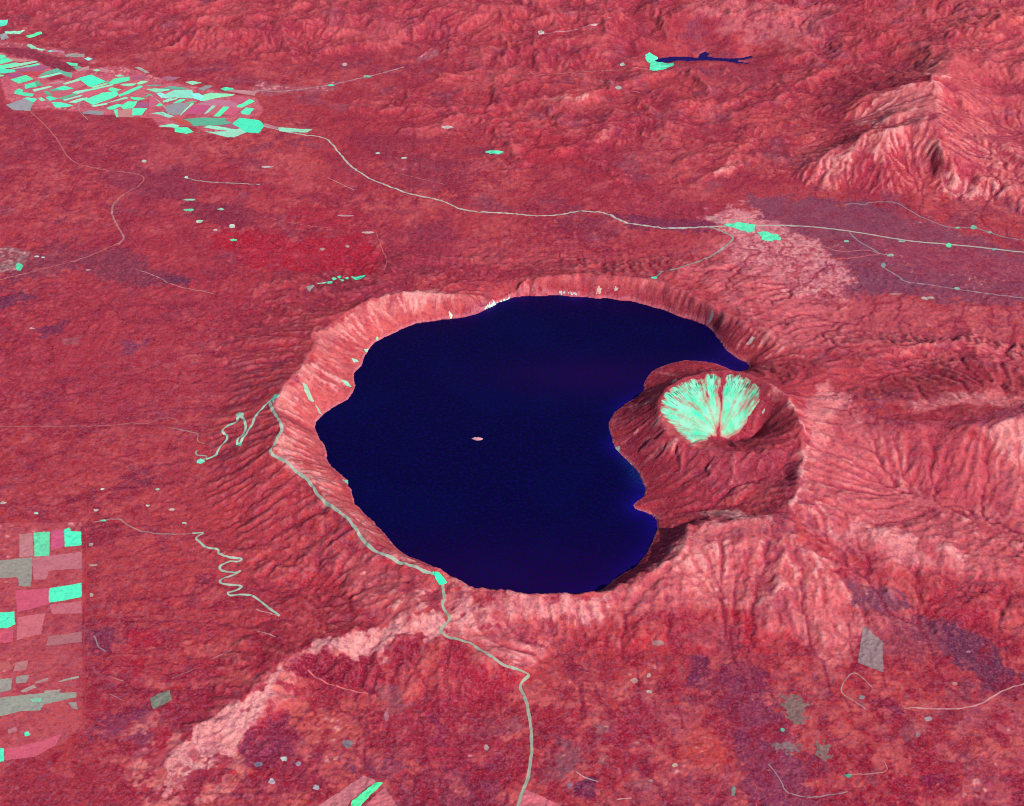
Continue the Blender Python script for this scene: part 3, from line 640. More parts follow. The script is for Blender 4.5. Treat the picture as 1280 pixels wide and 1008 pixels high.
def mesh_np(name, V, Fq, m, smooth=True):
    me = bpy.data.meshes.new(name); me.vertices.add(len(V)); me.vertices.foreach_set('co', np.ascontiguousarray(V, np.float32).ravel())
    n = len(Fq); me.loops.add(n * 4); me.loops.foreach_set('vertex_index', Fq.astype(np.int32).ravel())
    me.polygons.add(n); me.polygons.foreach_set('loop_start', np.arange(n, dtype=np.int32) * 4)
    try: me.polygons.foreach_set('loop_total', np.full(n, 4, np.int32))
    except Exception: pass
    me.update(calc_edges=True)
    if smooth: me.polygons.foreach_set('use_smooth', np.ones(n, bool))
    me.validate(); me.materials.append(m)
    o = bpy.data.objects.new(name, me); COL.objects.link(o); return o
V = np.stack([TX, TY, TZ], -1).reshape(-1, 3)
ii = np.arange(NR * NC).reshape(NR, NC)
Fq = np.stack([ii[:-1, :-1], ii[:-1, 1:], ii[1:, 1:], ii[1:, :-1]], -1).reshape(-1, 4)
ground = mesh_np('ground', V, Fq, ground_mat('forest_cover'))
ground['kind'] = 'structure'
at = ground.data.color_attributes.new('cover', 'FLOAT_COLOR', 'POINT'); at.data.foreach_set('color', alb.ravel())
# ------------------------------------------------------------------ water
def raster(P, res, grow=0):
    x0, y0 = P.min(0) - grow - res; x1, y1 = P.max(0) + grow + res
    nx = int((x1 - x0) / res) + 2; ny = int((y1 - y0) / res) + 2
    X, Y = np.meshgrid(x0 + np.arange(nx) * res, y0 + np.arange(ny) * res); return X, Y
def from_mask(X, Y, keep, Zf):                 # keep is per cell
    ii = np.arange(X.size).reshape(X.shape)
    q = np.stack([ii[:-1, :-1], ii[:-1, 1:], ii[1:, 1:], ii[1:, :-1]], -1)[keep]
    u, inv = np.unique(q.ravel(), return_inverse=True)
    x = X.ravel()[u]; y = Y.ravel()[u]
    return np.stack([x, y, Zf(x, y)], 1), inv.reshape(-1, 4)
m, N, L, b = mat('deep_water', .3, .02)
co = N.new('ShaderNodeTexCoord').outputs['Object']
at_ = N.new('ShaderNodeAttribute'); at_.attribute_name = 'depth_tint'
w = noise(N, L, co, 1 / 34., 3, .8); w2_ = noise(N, L, co, 1 / 900., 2, .5)
c = mixc(N, L, mapr(N, L, w, .44, .60, 0, .85), at_.outputs['Color'], (.0, .004, .020))
c = mixc(N, L, mapr(N, L, w2_, .5, .75, 0, .2), c, (.0, .006, .07))
c = mixc(N, L, mapr(N, L, noise(N, L, co, 1 / 40., 2, .8), .52, .62, 0, .6), c, (.006, .001, .085))
L.new(c, b.inputs['Base Color'])
bp = N.new('ShaderNodeBump'); bp.inputs['Strength'].default_value = .25; bp.inputs['Distance'].default_value = 3
L.new(w, bp.inputs['Height']); L.new(bp.outputs[0], b.inputs['Normal'])
water_m = m
def water(name, P, res, tint):
    X, Y = raster(P, res, 60); d = sdist(P, X, Y); dc = (d[:-1, :-1] + d[1:, 1:]) / 2
    V, Fq = from_mask(X, Y, dc < 45, lambda x, y: np.zeros_like(x))
    o = mesh_np(name, V, Fq, water_m); o['kind'] = 'structure'
    cc = np.ones((len(V), 4), np.float32); cc[:, :3] = tint(V[:, 0], V[:, 1], sdist(P, V[:, 0], V[:, 1]))
    a = o.data.color_attributes.new('depth_tint', 'FLOAT_COLOR', 'POINT'); a.data.foreach_set('color', cc.ravel()); return o
def tint(x, y, d):
    c = np.tile(lin((9, 0, 52)) , (len(x), 1))
    def spot(px, r, colour, k):
        nonlocal c
        g = W([px])[0]; w = (k * np.exp(-((x - g[0]) ** 2 + (y - g[1]) ** 2) / r ** 2) * np.exp(np.minimum(d, 0) / 130))[:, None]; c = c + (lin(colour) - c) * w
    for p, r in (((800, 600), 150), ((788, 578), 120), ((795, 590), 100)): spot(p, r, (18, 50, 110), .6)
    for p, r in (((775, 560), 260), ((805, 620), 350), ((812, 650), 350), ((790, 705), 350), ((740, 740), 300), ((790, 500), 350)): spot(p, r, (30, 14, 150), .6)
    for p, r in (((920, 458), 350), ((905, 450), 300), ((600, 386), 260), ((720, 372), 200), ((640, 372), 200)): spot(p, r, (40, 12, 110), .7)
    g = W([(640, 740), (740, 470)])
    for q, r in ((g[0], 900), (g[1], 500)):
        w = (.75 * np.exp(-((x - q[0]) ** 2 / (r * 2.2) ** 2 + (y - q[1]) ** 2 / (r * .8) ** 2)))[:, None]; c = c + (lin((34, 0, 66)) - c) * w
    return c
water('lake', lakeP, 28, tint)
water('reservoir', resP, 22, lambda x, y, d: np.tile(lin((38, 18, 96)), (len(x), 1)))
# ------------------------------------------------------------------ draped sheets: roads, fields, clearings, slides
MATS = {}
def gm(rgb, amount=.35):
    k = (tuple(rgb), amount)
    if k not in MATS: MATS[k] = ground_mat('cover_%d_%d_%d' % tuple(rgb), rgb, amount)
    return MATS[k]
def finish(o, label=None, cat=None, group=None, kind=None):
    if label: o['label'] = label
    if cat: o['category'] = cat
    if group: o['group'] = group
    if kind: o['kind'] = kind
    return o
def place(o):                                  # origin in the middle of the thing
    me = o.data; n = len(me.vertices); a = np.empty(n * 3, np.float32); me.vertices.foreach_get('co', a); a = a.reshape(-1, 3)
    c = (a.min(0) + a.max(0)) / 2; a -= c; me.vertices.foreach_set('co', a.ravel()); me.update(); o.location = c.tolist(); return o
def topmax(x, y, r=7.0):
    h = HT(x, y)
    for dx_, dy_ in ((r, 0), (-r, 0), (0, r), (0, -r)): h = np.maximum(h, HT(x + dx_, y + dy_) - .0)
    return h
def sheet(name, px, rgb, rag=6, rag_scale=60, lift=2.2, res=None, keepf=None, amount=.35, px_is_ground=False, seed=0):
    P = np.array(px, float) if px_is_ground else G(px)
    ext = P.max(0) - P.min(0); dist = P[:, 1].mean()
    res = res or max(3.5, min(12, 0.00040 * math.hypot(dist, CAMH)))
    X, Y = raster(P, res, 30)
    qx = X + rag * fbm(X, Y, rag_scale, 2, 401 + seed); qy = Y + rag * fbm(X, Y, rag_scale, 2, 411 + seed)
    d = sdist(P, qx, qy); dc = (d[:-1, :-1] + d[1:, 1:]) / 2; keep = dc < 0
    if keepf is not None: keep &= keepf((X[:-1, :-1] + X[1:, 1:]) / 2, (Y[:-1, :-1] + Y[1:, 1:]) / 2, dc)
    if keep.sum() < 2:
        keep = dc <= np.sort(dc.ravel())[min(5, dc.size - 1)]
    V, Fq = from_mask(X, Y, keep, lambda x, y: HT(x, y) + lift)
    return place(mesh_np(name, V, Fq, gm(rgb, amount)))
def ribbon(name, px, width, rgb, it=2, wig=6, lift=1.6, kind='structure', seed=0):
    P = smooth_poly(G(px), it, False); P = densify(P, 12, False); P = wiggle(P, wig, 110, 500 + seed)
    T = np.gradient(P, axis=0); T /= np.hypot(T[:, 0], T[:, 1])[:, None] + 1e-9; Nn = np.stack([-T[:, 1], T[:, 0]], 1)
    wv = width * (1 + .28 * perlin(P[:, 0] / 90, P[:, 1] / 90, 520 + seed) * 1.2)[:, None]
    k = 5; offs = np.linspace(-.5, .5, k)
    rows = [P + Nn * wv * o_ for o_ in offs]
    V = np.stack(rows, 1); z = HT(V[..., 0], V[..., 1]) + lift
    V = np.concatenate([V, z[..., None]], -1).reshape(-1, 3); n = len(P); ii = np.arange(n * k).reshape(n, k)
    Fq = np.stack([ii[:-1, :-1], ii[:-1, 1:], ii[1:, 1:], ii[1:, :-1]], -1).reshape(-1, 4)
    o = place(mesh_np(name, V, Fq, gm(rgb, .3))); o['kind'] = kind; return o
ROADS = [
 # rim road and its hairpins
 ([(342,497),(336,503),(341,515),(350,525),(353,540),(345,552),(335,566),(350,573),(362,581),(380,596),(390,606),(399,622),(412,632),(430,644),(443,658),(452,675),(468,690),(490,698),(510,706),(530,714),(543,718)], 27, (164,178,160)),
 ([(553,730),(556,748),(552,756),(561,770),(563,775),(548,789),(558,796),(575,800),(590,805),(604,815),(620,826),(640,836),(655,840),(663,844),(652,852),(650,860),(658,875),(662,900),(665,930),(663,960),(658,980),(648,1000),(644,1040)], 21, (162,166,148)),
 ([(342,497),(330,508),(320,518),(317,528),(308,542),(300,556),(295,554),(304,543),(308,534),(303,520),(296,520),(297,528),(280,534),(277,540),(286,544),(278,556),(271,566),(270,570),(258,574)], 21, (170,206,184)),
 ([(250,578),(262,570),(246,570),(244,565),(247,563)], 15, (160,160,148)),
 ([(256,555),(246,552),(248,543),(244,541),(225,537),(210,535)], 14, (170,120,118)),
 ([(222,528),(220,524),(205,522),(195,526),(180,531),(165,528),(150,531),(120,533),(95,533),(40,533),(-60,534)], 12, (178,100,104)),
 ([(118,653),(132,650),(150,648),(155,654),(166,660),(175,664),(200,668),(230,668),(240,667)], 12, (174,130,126)),
 ([(240,667),(258,666),(243,672),(250,679),(258,685),(274,687),(272,692),(285,697),(304,698),(298,703),(284,702),(274,708),(277,714),(294,717),(304,712),(290,720),(276,724),(274,729),(283,731),(304,732),(298,738),(285,740),(286,745),(300,743),(312,744),(322,748),(335,760),(350,770)], 18, (168,190,172)),
 # valley highway, north side
 ([(322,156),(345,162),(375,168),(405,172),(415,180),(425,193),(436,206),(450,216),(465,225),(480,231),(495,236),(512,243),(530,246),(555,252),(572,261),(590,265),(640,267),(662,270),(690,270),(705,268),(720,264),(745,265),(762,268),(775,277),(795,281),(830,286),(850,286),(875,284),(905,283),(950,282),(990,282),(1030,285),(1075,291),(1120,299),(1150,303),(1190,306),(1230,310),(1290,317),(1380,322)], 24, (188,178,166)),
 ([(762,268),(772,274),(785,280),(830,286),(870,285),(900,283)], 26, (186,172,168)),
 ([(886,284),(900,288),(912,294),(918,298),(905,310),(895,317),(880,324),(865,330),(850,337),(830,338),(822,345),(818,347)], 24, (158,156,148)),
 ([(1062,291),(1072,302),(1090,311),(1100,318),(1112,319)], 18, (150,130,140)),
 ([(1105,328),(1103,334),(1115,341),(1124,346),(1128,352),(1155,355),(1190,361),(1240,368),(1280,373),(1360,385)], 15, (160,132,140)),
 ([(1055,257),(1065,254),(1082,257),(1085,253),(1120,252),(1135,262),(1148,270),(1165,277),(1182,284),(1200,285),(1215,284),(1235,290),(1255,297),(1280,301),(1350,310)], 20, (150,122,128)),
 ([(940,281),(960,300),(1000,304),(1030,308),(1050,316),(1085,312),(1100,318)], 13, (192,118,126)),
 ([(1000,310),(1030,326),(1070,322),(1100,318)], 11, (200,100,104)),
 # farm valley
 ([(320,113),(345,115),(370,113),(395,109),(415,106),(430,103),(450,98),(470,94),(490,88),(505,84)], 22, (178,140,146)),
 ([(38,140),(55,155),(70,172),(78,185),(85,198),(100,206),(130,213),(170,217),(182,223),(175,232),(155,243),(140,255),(140,270),(150,288),(157,298),(150,304),(128,313),(100,325),(50,338),(0,350),(-60,362)], 15, (186,104,108)),
 ([(155,243),(142,254),(139,268),(149,287),(156,298),(148,306)], 18, (172,124,124)),
 ([(170,337),(195,345),(215,357),(240,362),(270,368)], 9, (188,130,132)),
 ([(110,150),(95,135),(110,112),(140,104)], 10, (160,150,142)), ([(170,110),(190,120),(205,132),(212,145)], 14, (184,176,160)),
 ([(560,232),(500,218)], 8, (184,110,116)), ([(640,95),(700,92),(760,88),(812,87)], 9, (186,128,132)), ([(675,42),(700,40),(720,37),(745,31),(765,22)], 14, (180,130,140)),
 ([(725,93),(750,100),(775,110),(800,116)], 9, (186,128,136)), ([(230,222),(250,227),(280,229),(325,231)], 14, (166,160,152)),
 ([(410,222),(430,232),(443,238)], 9, (186,140,146)), ([(440,95),(412,97),(384,92)], 1, (186,140,146)),
 ([(330,272),(380,282),(410,285)], 9, (186,100,110)), ([(470,290),(475,305),(485,325),(480,338)], 9, (190,100,104)),
 # low country on the near side
 ([(1090,860),(1070,838),(1055,850),(1050,866),(1065,875),(1082,887)], 9, (180,130,132)),
 ([(1130,885),(1190,888),(1225,882),(1245,868),(1262,860),(1290,852)], 11, (206,140,140)),
 ([(960,955),(975,973),(982,992),(1010,998),(1040,994),(1060,990)], 9, (160,128,134)), ([(1055,969),(1085,968),(1112,965),(1105,952)], 8, (196,130,124)),
 ([(720,965),(730,972),(748,977)], 9, (190,150,148)), ([(772,1000),(790,998)], 8, (200,150,150)),
 ([(385,838),(395,848),(415,856),(430,862),(460,868)], 12, (210,104,108)), ([(425,1002),(445,975)], 1, (200,100,100)),
 ([(118,795),(122,808),(132,815)], 9, (160,130,138)), ([(137,846),(155,852)], 8, (190,120,120)), ([(215,848),(243,836)], 8, (176,116,124)), ([(262,825),(290,812)], 7, (170,116,126)),
 ([(137,868),(155,876)], 8, (186,110,116)), ([(320,762),(350,770)], 9, (200,140,140)), ([(322,790),(345,796)], 10, (196,140,138)), ([(108,660),(108,740),(104,820),(107,880)], 7, (180,64,70)),
]
for i, (p, wd_, c) in enumerate(ROADS):
    if wd_ > 2: ribbon('road', p, wd_ * (1.12 if wd_ >= 24 else 1.25), c, seed=i)
def slab(pts, s=4.0, ox=0, oy=0): return [(ox + x / s, oy + y / s) for x, y in pts]
MINT = (104, 248, 192); MINT2 = (112, 226, 172); GM = (150, 166, 150); PKF = (212, 104, 122); PG = (190, 140, 140); BM = (92, 252, 196)
LM = (160, 238, 200); DG = (112, 188, 150); GY = (168, 160, 156); PP = (204, 136, 144); MV = (184, 100, 128); DR = (176, 52, 70); WM = (158, 246, 226); RD = (204, 84, 88)
FA = [(MINT,[(0,105),(60,110),(95,145),(0,165)]),(MINT,[(0,180),(110,155),(180,190),(100,210),(0,235)]),(MINT,[(0,262),(200,225),(250,232),(110,290),(40,310),(0,308)]),(LM,[(245,235),(480,200),(510,215),(200,283),(115,290)]),
(DR,[(110,297),(480,223),(500,232),(150,305)]),(LM,[(120,320),(380,262),(395,278),(200,314)]),(MINT,[(400,262),(550,232),(555,250),(440,280),(405,282)]),(MINT,[(0,314),(100,318),(200,324),(200,350),(90,365),(0,368)]),(MINT,[(0,392),(50,398),(50,412),(0,415)]),
(PP,[(95,140),(370,175),(370,190),(185,192)]),(MV,[(220,312),(560,262),(700,282),(560,330),(350,342)]),(MV,[(110,385),(280,370),(310,405),(170,440)]),(RD,[(320,355),(600,352),(560,410),(400,400)]),(MINT,[(175,462),(370,405),(460,458),(280,510)]),
(MINT,[(370,535),(500,505),(520,560),(375,590)]),(DG,[(510,490),(560,485),(610,545),(528,548)]),(MINT,[(225,640),(280,600),(330,620),(330,645),(470,665),(440,698),(350,690),(230,665)]),
(DG,[(600,405),(700,350),(830,310),(920,350),(1010,365),(1010,430),(920,395),(840,362)]),(LM,[(570,425),(840,365),(880,380),(640,434)]),(DR,[(700,445),(860,392),(930,430),(760,468)]),(LM,[(490,605),(700,560),(740,570),(520,630)]),
(PP,[(690,520),(880,480),(930,500),(800,530)]),(MINT,[(815,590),(930,555),(1050,590),(920,615)]),(DG,[(730,610),(805,592),(880,620),(760,632)]),(PKF,[(740,650),(1000,605),(1060,640),(900,700),(780,690)]),(PKF,[(960,535),(1120,490),(1220,540),(1100,595),(1060,575)]),
(LM,[(930,515),(1120,455),(1160,475),(960,527)]),(LM,[(1060,655),(1110,627),(1274,605),(1274,628),(1130,665)]),(DG,[(850,730),(1050,670),(1120,676),(930,742)]),(LM,[(930,750),(1180,684),(1200,696),(960,762)]),(LM,[(1010,790),(1110,752),(1240,725),(1250,740),(1100,797)]),
(DG,[(640,640),(690,630),(750,690),(690,690)]),(MINT,[(670,725),(720,705),(830,735),(730,765)]),(LM,[(555,735),(600,722),(660,760),(610,772)]),(MINT,[(770,795),(900,800),(1035,835),(960,855),(820,862)]),(GY,[(120,830),(345,750),(425,780),(420,900),(210,890)]),
(MINT,[(350,738),(400,725),(520,742),(480,785),(420,765)]),(DG,[(430,790),(478,792),(440,895),(428,895)]),(LM,[(440,-3),(640,20),(600,40),(470,12)]),(WM,[(690,50),(735,42),(780,48),(735,62)]),(GY,[(950,110),(1020,88),(1200,100),(1170,135),(980,130)]),
(WM,[(1230,158),(1274,140),(1330,160),(1274,182)]),(MINT,[(960,212),(1110,230),(1110,260),(1040,262)]),(DG,[(1060,280),(1150,272),(1180,292),(1100,305)]),(PP,[(1110,312),(1274,275),(1274,320),(1130,340)]),(PP,[(780,20),(930,55),(900,75),(760,55)]),(RD,[(870,170),(1080,180),(1000,205),(900,200)])]
FB = [(BM,[(0,220),(160,175),(345,260),(170,322),(130,318)]),(LM,[(180,332),(360,287),(410,292),(210,347)]),(LM,[(0,395),(200,357),(430,305),(440,322),(200,378),(0,418)]),(PKF,[(0,432),(250,384),(400,347),(405,372),(300,408),(120,480),(40,448)]),
(MINT,[(415,380),(450,350),(580,375),(510,408),(470,400)]),(MINT,[(100,520),(330,430),(500,415),(515,455),(470,490),(215,580),(150,550)]),(LM,[(0,508),(60,496),(95,512),(0,530)]),(LM,[(0,455),(40,452),(30,470),(0,477)]),
(MINT,[(445,268),(500,222),(690,200),(690,245),(560,280),(455,298)]),(LM,[(520,175),(580,160),(640,180),(560,187)]),(DG,[(362,252),(438,265),(438,298),(380,280)]),(LM,[(590,305),(660,292),(800,290),(770,315),(690,325)]),(LM,[(830,290),(880,255),(970,260),(930,282),(850,300)]),
(RD,[(500,322),(570,312),(640,362),(560,366)]),(MINT,[(590,440),(840,330),(890,335),(870,350),(730,420),(600,465)]),(PKF,[(760,450),(870,382),(960,420),(920,472),(830,478)]),(MINT,[(740,482),(930,502),(830,532),(750,505)]),(LM,[(390,572),(640,487),(680,492),(660,512),(480,548)]),
(MINT,[(400,640),(530,590),(598,602),(500,655),(430,660)]),(MINT,[(602,612),(700,555),(810,555),(790,600),(760,635),(640,650)]),(LM,[(180,607),(370,574),(385,590),(220,622)]),(MINT,[(495,677),(550,672),(555,760),(530,770)]),
(PP,[(562,682),(765,657),(765,765),(572,765)]),(MINT,[(772,657),(950,654),(880,740),(772,740)]),(GY,[(60,702),(150,682),(330,692),(300,740),(70,722)]),(MV,[(850,560),(980,570),(980,620),(820,640)]),(WM,[(1120,432),(1180,425),(1274,470),(1274,498),(1180,490)]),
(LM,[(1210,542),(1274,512),(1330,500),(1274,555)]),(LM,[(980,372),(1100,362),(1274,372),(1274,386),(1110,412)]),(DG,[(960,312),(1100,305),(1180,318),(1000,325)]),(MINT,[(1100,605),(1150,578),(1190,600),(1140,618)]),(PKF,[(1010,520),(1070,480),(1110,560),(1060,620),(1010,620)]),
(GY,[(800,60),(870,55),(990,122),(950,132)]),(MV,[(750,200),(900,172),(960,200),(800,232)]),(LM,[(1040,722),(1200,702),(1274,742),(1274,775),(1150,735)]),(LM,[(190,95),(240,80),(290,95),(240,114)]),(DR,[(870,545),(1000,530),(900,548),(860,560)]),(RD,[(0,255),(110,330),(0,375)]),(PP,[(300,60),(420,90),(380,130),(300,110)]),(DG,[(1000,440),(1040,450),(990,470),(910,490)])]
FC = [(LM,[(330,130),(400,118),(500,140),(400,160)]),(MV,[(30,80),(90,60),(240,70),(130,110)]),(DG,[(0,215),(140,182),(330,205),(250,220),(130,217),(0,240)]),(GY,[(480,215),(560,170),(640,180),(540,230)]),(MINT,[(760,215),(800,195),(900,205),(880,222),(800,230)]),
(PP,[(830,240),(900,222),(1160,240),(1140,290),(1000,268)]),(LM,[(80,285),(190,235),(370,235),(385,270),(390,322),(330,320),(200,312),(110,320)]),(LM,[(45,360),(230,318),(190,345),(60,375)]),(WM,[(395,278),(470,270),(530,300),(500,350),(430,330)]),
(LM,[(520,352),(570,282),(640,268),(880,285),(850,300),(680,325),(560,355)]),(MINT,[(170,385),(250,340),(310,345),(220,387)]),(DG,[(320,378),(450,362),(400,385),(340,397)]),(GY,[(90,430),(220,392),(340,402),(240,520),(160,520),(95,490)]),(LM,[(250,520),(375,400),(405,405),(290,505),(262,527)]),
(PKF,[(415,415),(635,420),(550,515),(305,512)]),(LM,[(553,515),(642,420),(685,425),(590,503)]),(PKF,[(695,425),(770,432),(670,530),(602,510)]),(MINT,[(672,540),(780,432),(850,437),(742,540)]),(PKF,[(862,442),(1000,452),(900,530),(790,520)]),(PP,[(650,345),(920,362),(910,430),(480,402)]),
(PKF,[(900,322),(1080,340),(990,395),(880,365)]),(MINT,[(925,435),(1090,345),(1150,370),(980,450)]),(MINT,[(1000,495),(1060,450),(1145,460),(1090,525),(1020,517)]),(DG,[(340,590),(560,572),(800,582),(760,600),(850,630),(720,650),(450,660),(400,615)]),
(BM,[(920,645),(1000,585),(1200,610),(1255,665),(1190,745),(1060,733),(1000,688)]),(LM,[(590,735),(700,742),(900,722),(1010,692),(1055,735),(900,800),(820,795)]),(LM,[(560,685),(620,667),(700,672),(900,708),(850,722),(720,712)]),(LM,[(0,670),(150,645),(220,665),(200,688),(100,680)]),
(MINT,[(200,692),(330,692),(395,740),(320,760),(200,740)]),(LM,[(60,547),(130,535),(160,550),(110,567)]),(DG,[(0,500),(60,522),(40,532),(0,518)]),(LM,[(1480,690),(1840,712),(1770,745),(1500,730)]),(PP,[(1290,640),(1440,680),(1420,700),(1300,670)]),(RD,[(120,570),(330,590),(400,650),(250,640)]),(MV,[(720,660),(920,650),(980,690),(880,700)])]
T1 = [('western', c, [(x / 11.58, 60 + y / 11.58) for x, y in q]) for c, q in FA] + [('middle', c, [(100 + x / 11.58, 80 + y / 11.58) for x, y in q]) for c, q in FB] + [('eastern', c, [(200 + x / 9.846, 90 + y / 9.846) for x, y in q]) for c, q in FC]
T1 += [('northwestern', MINT, slab([(0,105),(35,103),(30,125),(0,133)])), ('northwestern', LM, slab([(30,160),(115,155),(95,170),(35,168)])), ('northwestern', MINT, slab([(135,180),(200,162),(205,172),(150,188)])), ('northwestern', GY, slab([(0,175),(30,170),(40,190),(10,200)])), ('northwestern', LM, slab([(135,228),(155,225),(180,238),(160,245)]))]
cname = {MINT: 'bright mint', LM: 'pale mint', DG: 'dull green', GY: 'grey', PKF: 'rose pink', PP: 'dusty pink', MV: 'mauve', BM: 'vivid mint', DR: 'dark red', WM: 'white green', RD: 'brick red'}
ORD = ['first', 'second', 'third', 'fourth', 'fifth', 'sixth', 'seventh', 'eighth', 'ninth', 'tenth', 'eleventh', 'twelfth', 'thirteenth', 'fourteenth']
def shape_of(q):
    q = np.array(q); w, h = q.max(0) - q.min(0); x, y = q[:, 0], q[:, 1]; A = abs(np.dot(x, np.roll(y, 1)) - np.dot(y, np.roll(x, 1))) / 2
    return ('big ' if A > 90 else 'small ' if A < 18 else '') + ('sliver' if A / w < 1.7 else 'strip' if A / w < 3.2 else 'block')
kinds = {}
for r, c, q in T1: kinds.setdefault((r, c, shape_of(q)), []).append(min(k[0] for k in q))
for i, (r, c, q) in enumerate(T1):
    xs = sorted(kinds[(r, c, shape_of(q))]); n = xs.index(min(k[0] for k in q))
    where = '' if len(xs) == 1 else (['left of two alike, ', 'right of two alike, '][n] if len(xs) == 2 else ORD[n] + ' of its like from the left, ')
    pa = np.array(q); pa = pa.mean(0) + (pa - pa.mean(0)) * 1.2
    cc = np.clip(np.array(c) + R_.randint(-9, 10, 3) // 4 * 4, 0, 255)
    o = sheet('farm_plot', pa, cc, amount=.5, rag=6, rag_scale=60, lift=2.6 + .35 * (i % 4), seed=i % 7, res=7.5)
    finish(o, '%s %s, %sin the %s far valley' % (cname[c], shape_of(q), where, r), 'farm plot', 'farm plots in the far valley')
CL = [(LM,[(450,195),(540,185),(540,195),(455,203)],'pale tail'),(MINT,[(540,185),(600,170),(610,190),(560,200)],'mint block next to the tail'),(MINT,[(600,150),(630,135),(655,155),(620,170)],'second mint block'),(MINT,[(645,130),(680,118),(700,130),(670,145)],'topmost mint block'),(MINT,[(660,150),(730,165),(700,180)],'mint wedge'),(MINT,[(730,140),(760,132),(775,155),(740,158)],'small mint block after the wedge'),(MINT,[(790,130),(930,112),(930,130),(890,155),(820,158)],'long mint strip'),(GY,[(340,240),(400,210),(430,230),(380,285)],'grey patch')]
for i, (c, q, lab) in enumerate(CL):
    finish(sheet('clearing', [(340 + x / 8, 330 + y / 8) for x, y in q], c, rag=8, rag_scale=40, lift=3, seed=i), lab + ' of the clearing row above the upper left lake wall', 'clearing', 'row of clearings above the lake')
F2 = [
 ([(42,666),(62,665),(62,695),(43,696)], MINT2, 'light green upright plot between the pink plots of the grid'),
 ([(80,662),(87,660),(89,664),(101,665),(102,682),(81,684)], BM, 'vivid mint plot with a notched top at the grid corner'),
 ([(64,664),(80,662),(80,684),(64,688)], (212,92,128), 'deep pink plot between two green plots'),
 ([(24,668),(41,667),(42,696),(24,697)], (200,128,132), 'dusty pink upright plot left of the light green plot'),
 ([(40,698),(102,690),(102,711),(62,714),(57,725),(42,725)], (200,116,126), 'wide pinkish plot under the mint corner plot'),
 ([(-60,704),(0,701),(40,697),(40,716),(38,734),(24,733),(22,722),(0,723),(-60,726)], (160,152,140), 'grey cross-shaped plot at the left edge'),
 ([(61,736),(102,729),(102,747),(61,754)], BM, 'vivid mint rectangle below the red strip'),
 ([(18,739),(61,736),(61,756),(22,766)], (214,92,118), 'rose pink plot left of the vivid mint rectangle'),
 ([(62,756),(102,752),(102,767),(65,768)], (204,110,122), 'low pink plot under the vivid mint rectangle'),
 ([(-60,768),(0,766),(18,765),(19,781),(8,786),(-60,788)], BM, 'vivid mint plot cut by the left edge'),
 ([(-60,790),(0,788),(17,786),(16,803),(0,804),(-60,806)], (214,90,112), 'rose pink plot under the mint plot at the left edge'),
 ([(22,772),(57,767),(51,793),(21,801)], (212,112,122), 'salmon pink plot with a sloping right side'),
 ([(-60,850),(15,849),(14,863),(0,866),(-60,870)], (166,158,146), 'grey green stub of a plot at the left edge'),
 ([(72,852),(98,845),(99,848),(75,853)], (170,164,152), 'thin grey sliver of a plot above the wide grey plot'),
 ([(44,853),(61,847),(60,851),(45,855)], (178,140,138), 'short pinkish grey sliver of a plot'),
 ([(12,871),(50,867),(95,866),(96,872),(54,881),(50,889),(28,889),(0,896),(-60,900),(-60,880)], (160,160,146), 'wide ragged grey green plot across the left grid'),
 ([(37,875),(52,873),(51,878),(40,878)], MINT, 'small mint patch inside the wide grey green plot'),
 ([(85,878),(96,879),(97,888),(90,886)], (164,150,144), 'small grey block at the tail of the wide grey green plot'),
 ([(-60,938),(0,936),(5,936),(5,952),(-60,956)], BM, 'narrow mint plot at the lower left edge'),
 ([(6,937),(50,927),(77,918),(70,931),(45,946),(6,951)], (214,96,116), 'long rose plot tapering to the right'),
 ([(30,916),(36,915),(39,919),(31,921)], MINT, 'tiny mint square above the long rose plot'),
 ([(10,912),(20,909),(22,914),(10,918)], (190,120,124), 'tiny pinkish plot left of the tiny mint square'),
 ([(60,796),(102,790),(102,803),(58,808)], (182,112,116), 'faint mauve plot with blurred edges in the middle of the grid'),
 ([(19,829),(35,826),(33,838),(17,840)], (192,124,124), 'small dusty pink plot above the grey slivers'),
 ([(-40,832),(12,828),(14,838),(-40,842)], (196,100,100), 'salmon strip at the left edge above the grey stub'),
 ([(20,846),(36,844),(34,853),(20,855)], (166,150,142), 'small grey plot right of the grey stub'),
 ([(25,864),(42,856),(46,860),(30,866)], (184,150,144), 'tiny slanting pale sliver above the wide grey plot'),
 ([(55,864),(76,862),(74,866),(56,867)], (176,160,148), 'tiny flat sliver touching the wide grey plot'),
 ([(187,873),(212,863),(215,876),(191,887)], (128,128,114), 'olive grey plot alone in the dark woods'),
 ([(438,1004),(470,978),(479,979),(450,1008),(440,1014)], (96,252,170), 'bright mint strip slanting at the bottom edge'),
 ([(395,1010),(455,969),(470,977),(437,1003),(430,1020),(395,1024)], (202,116,124), 'dusty pink field behind the slanting mint strip'),
 ([(480,984),(500,1012),(470,1040),(450,1030),(456,1008)], (206,108,116), 'pink triangle right of the slanting mint strip'),
 ([(657,987),(700,1007),(720,1040),(640,1040),(650,1005)], (216,108,120), 'plain pink field right of the road end at the bottom'),
 ([(1079,782),(1104,802),(1104,841),(1072,829)], (156,128,130), 'pale grey four-sided clearing beside the violet heath'),
]
for i, (p, c, lab) in enumerate(F2):
    finish(sheet('farm_plot', p, c, rag=5, rag_scale=60, lift=2.6, seed=i % 5, amount=.6), lab, 'farm plot', 'large plots of the near side')
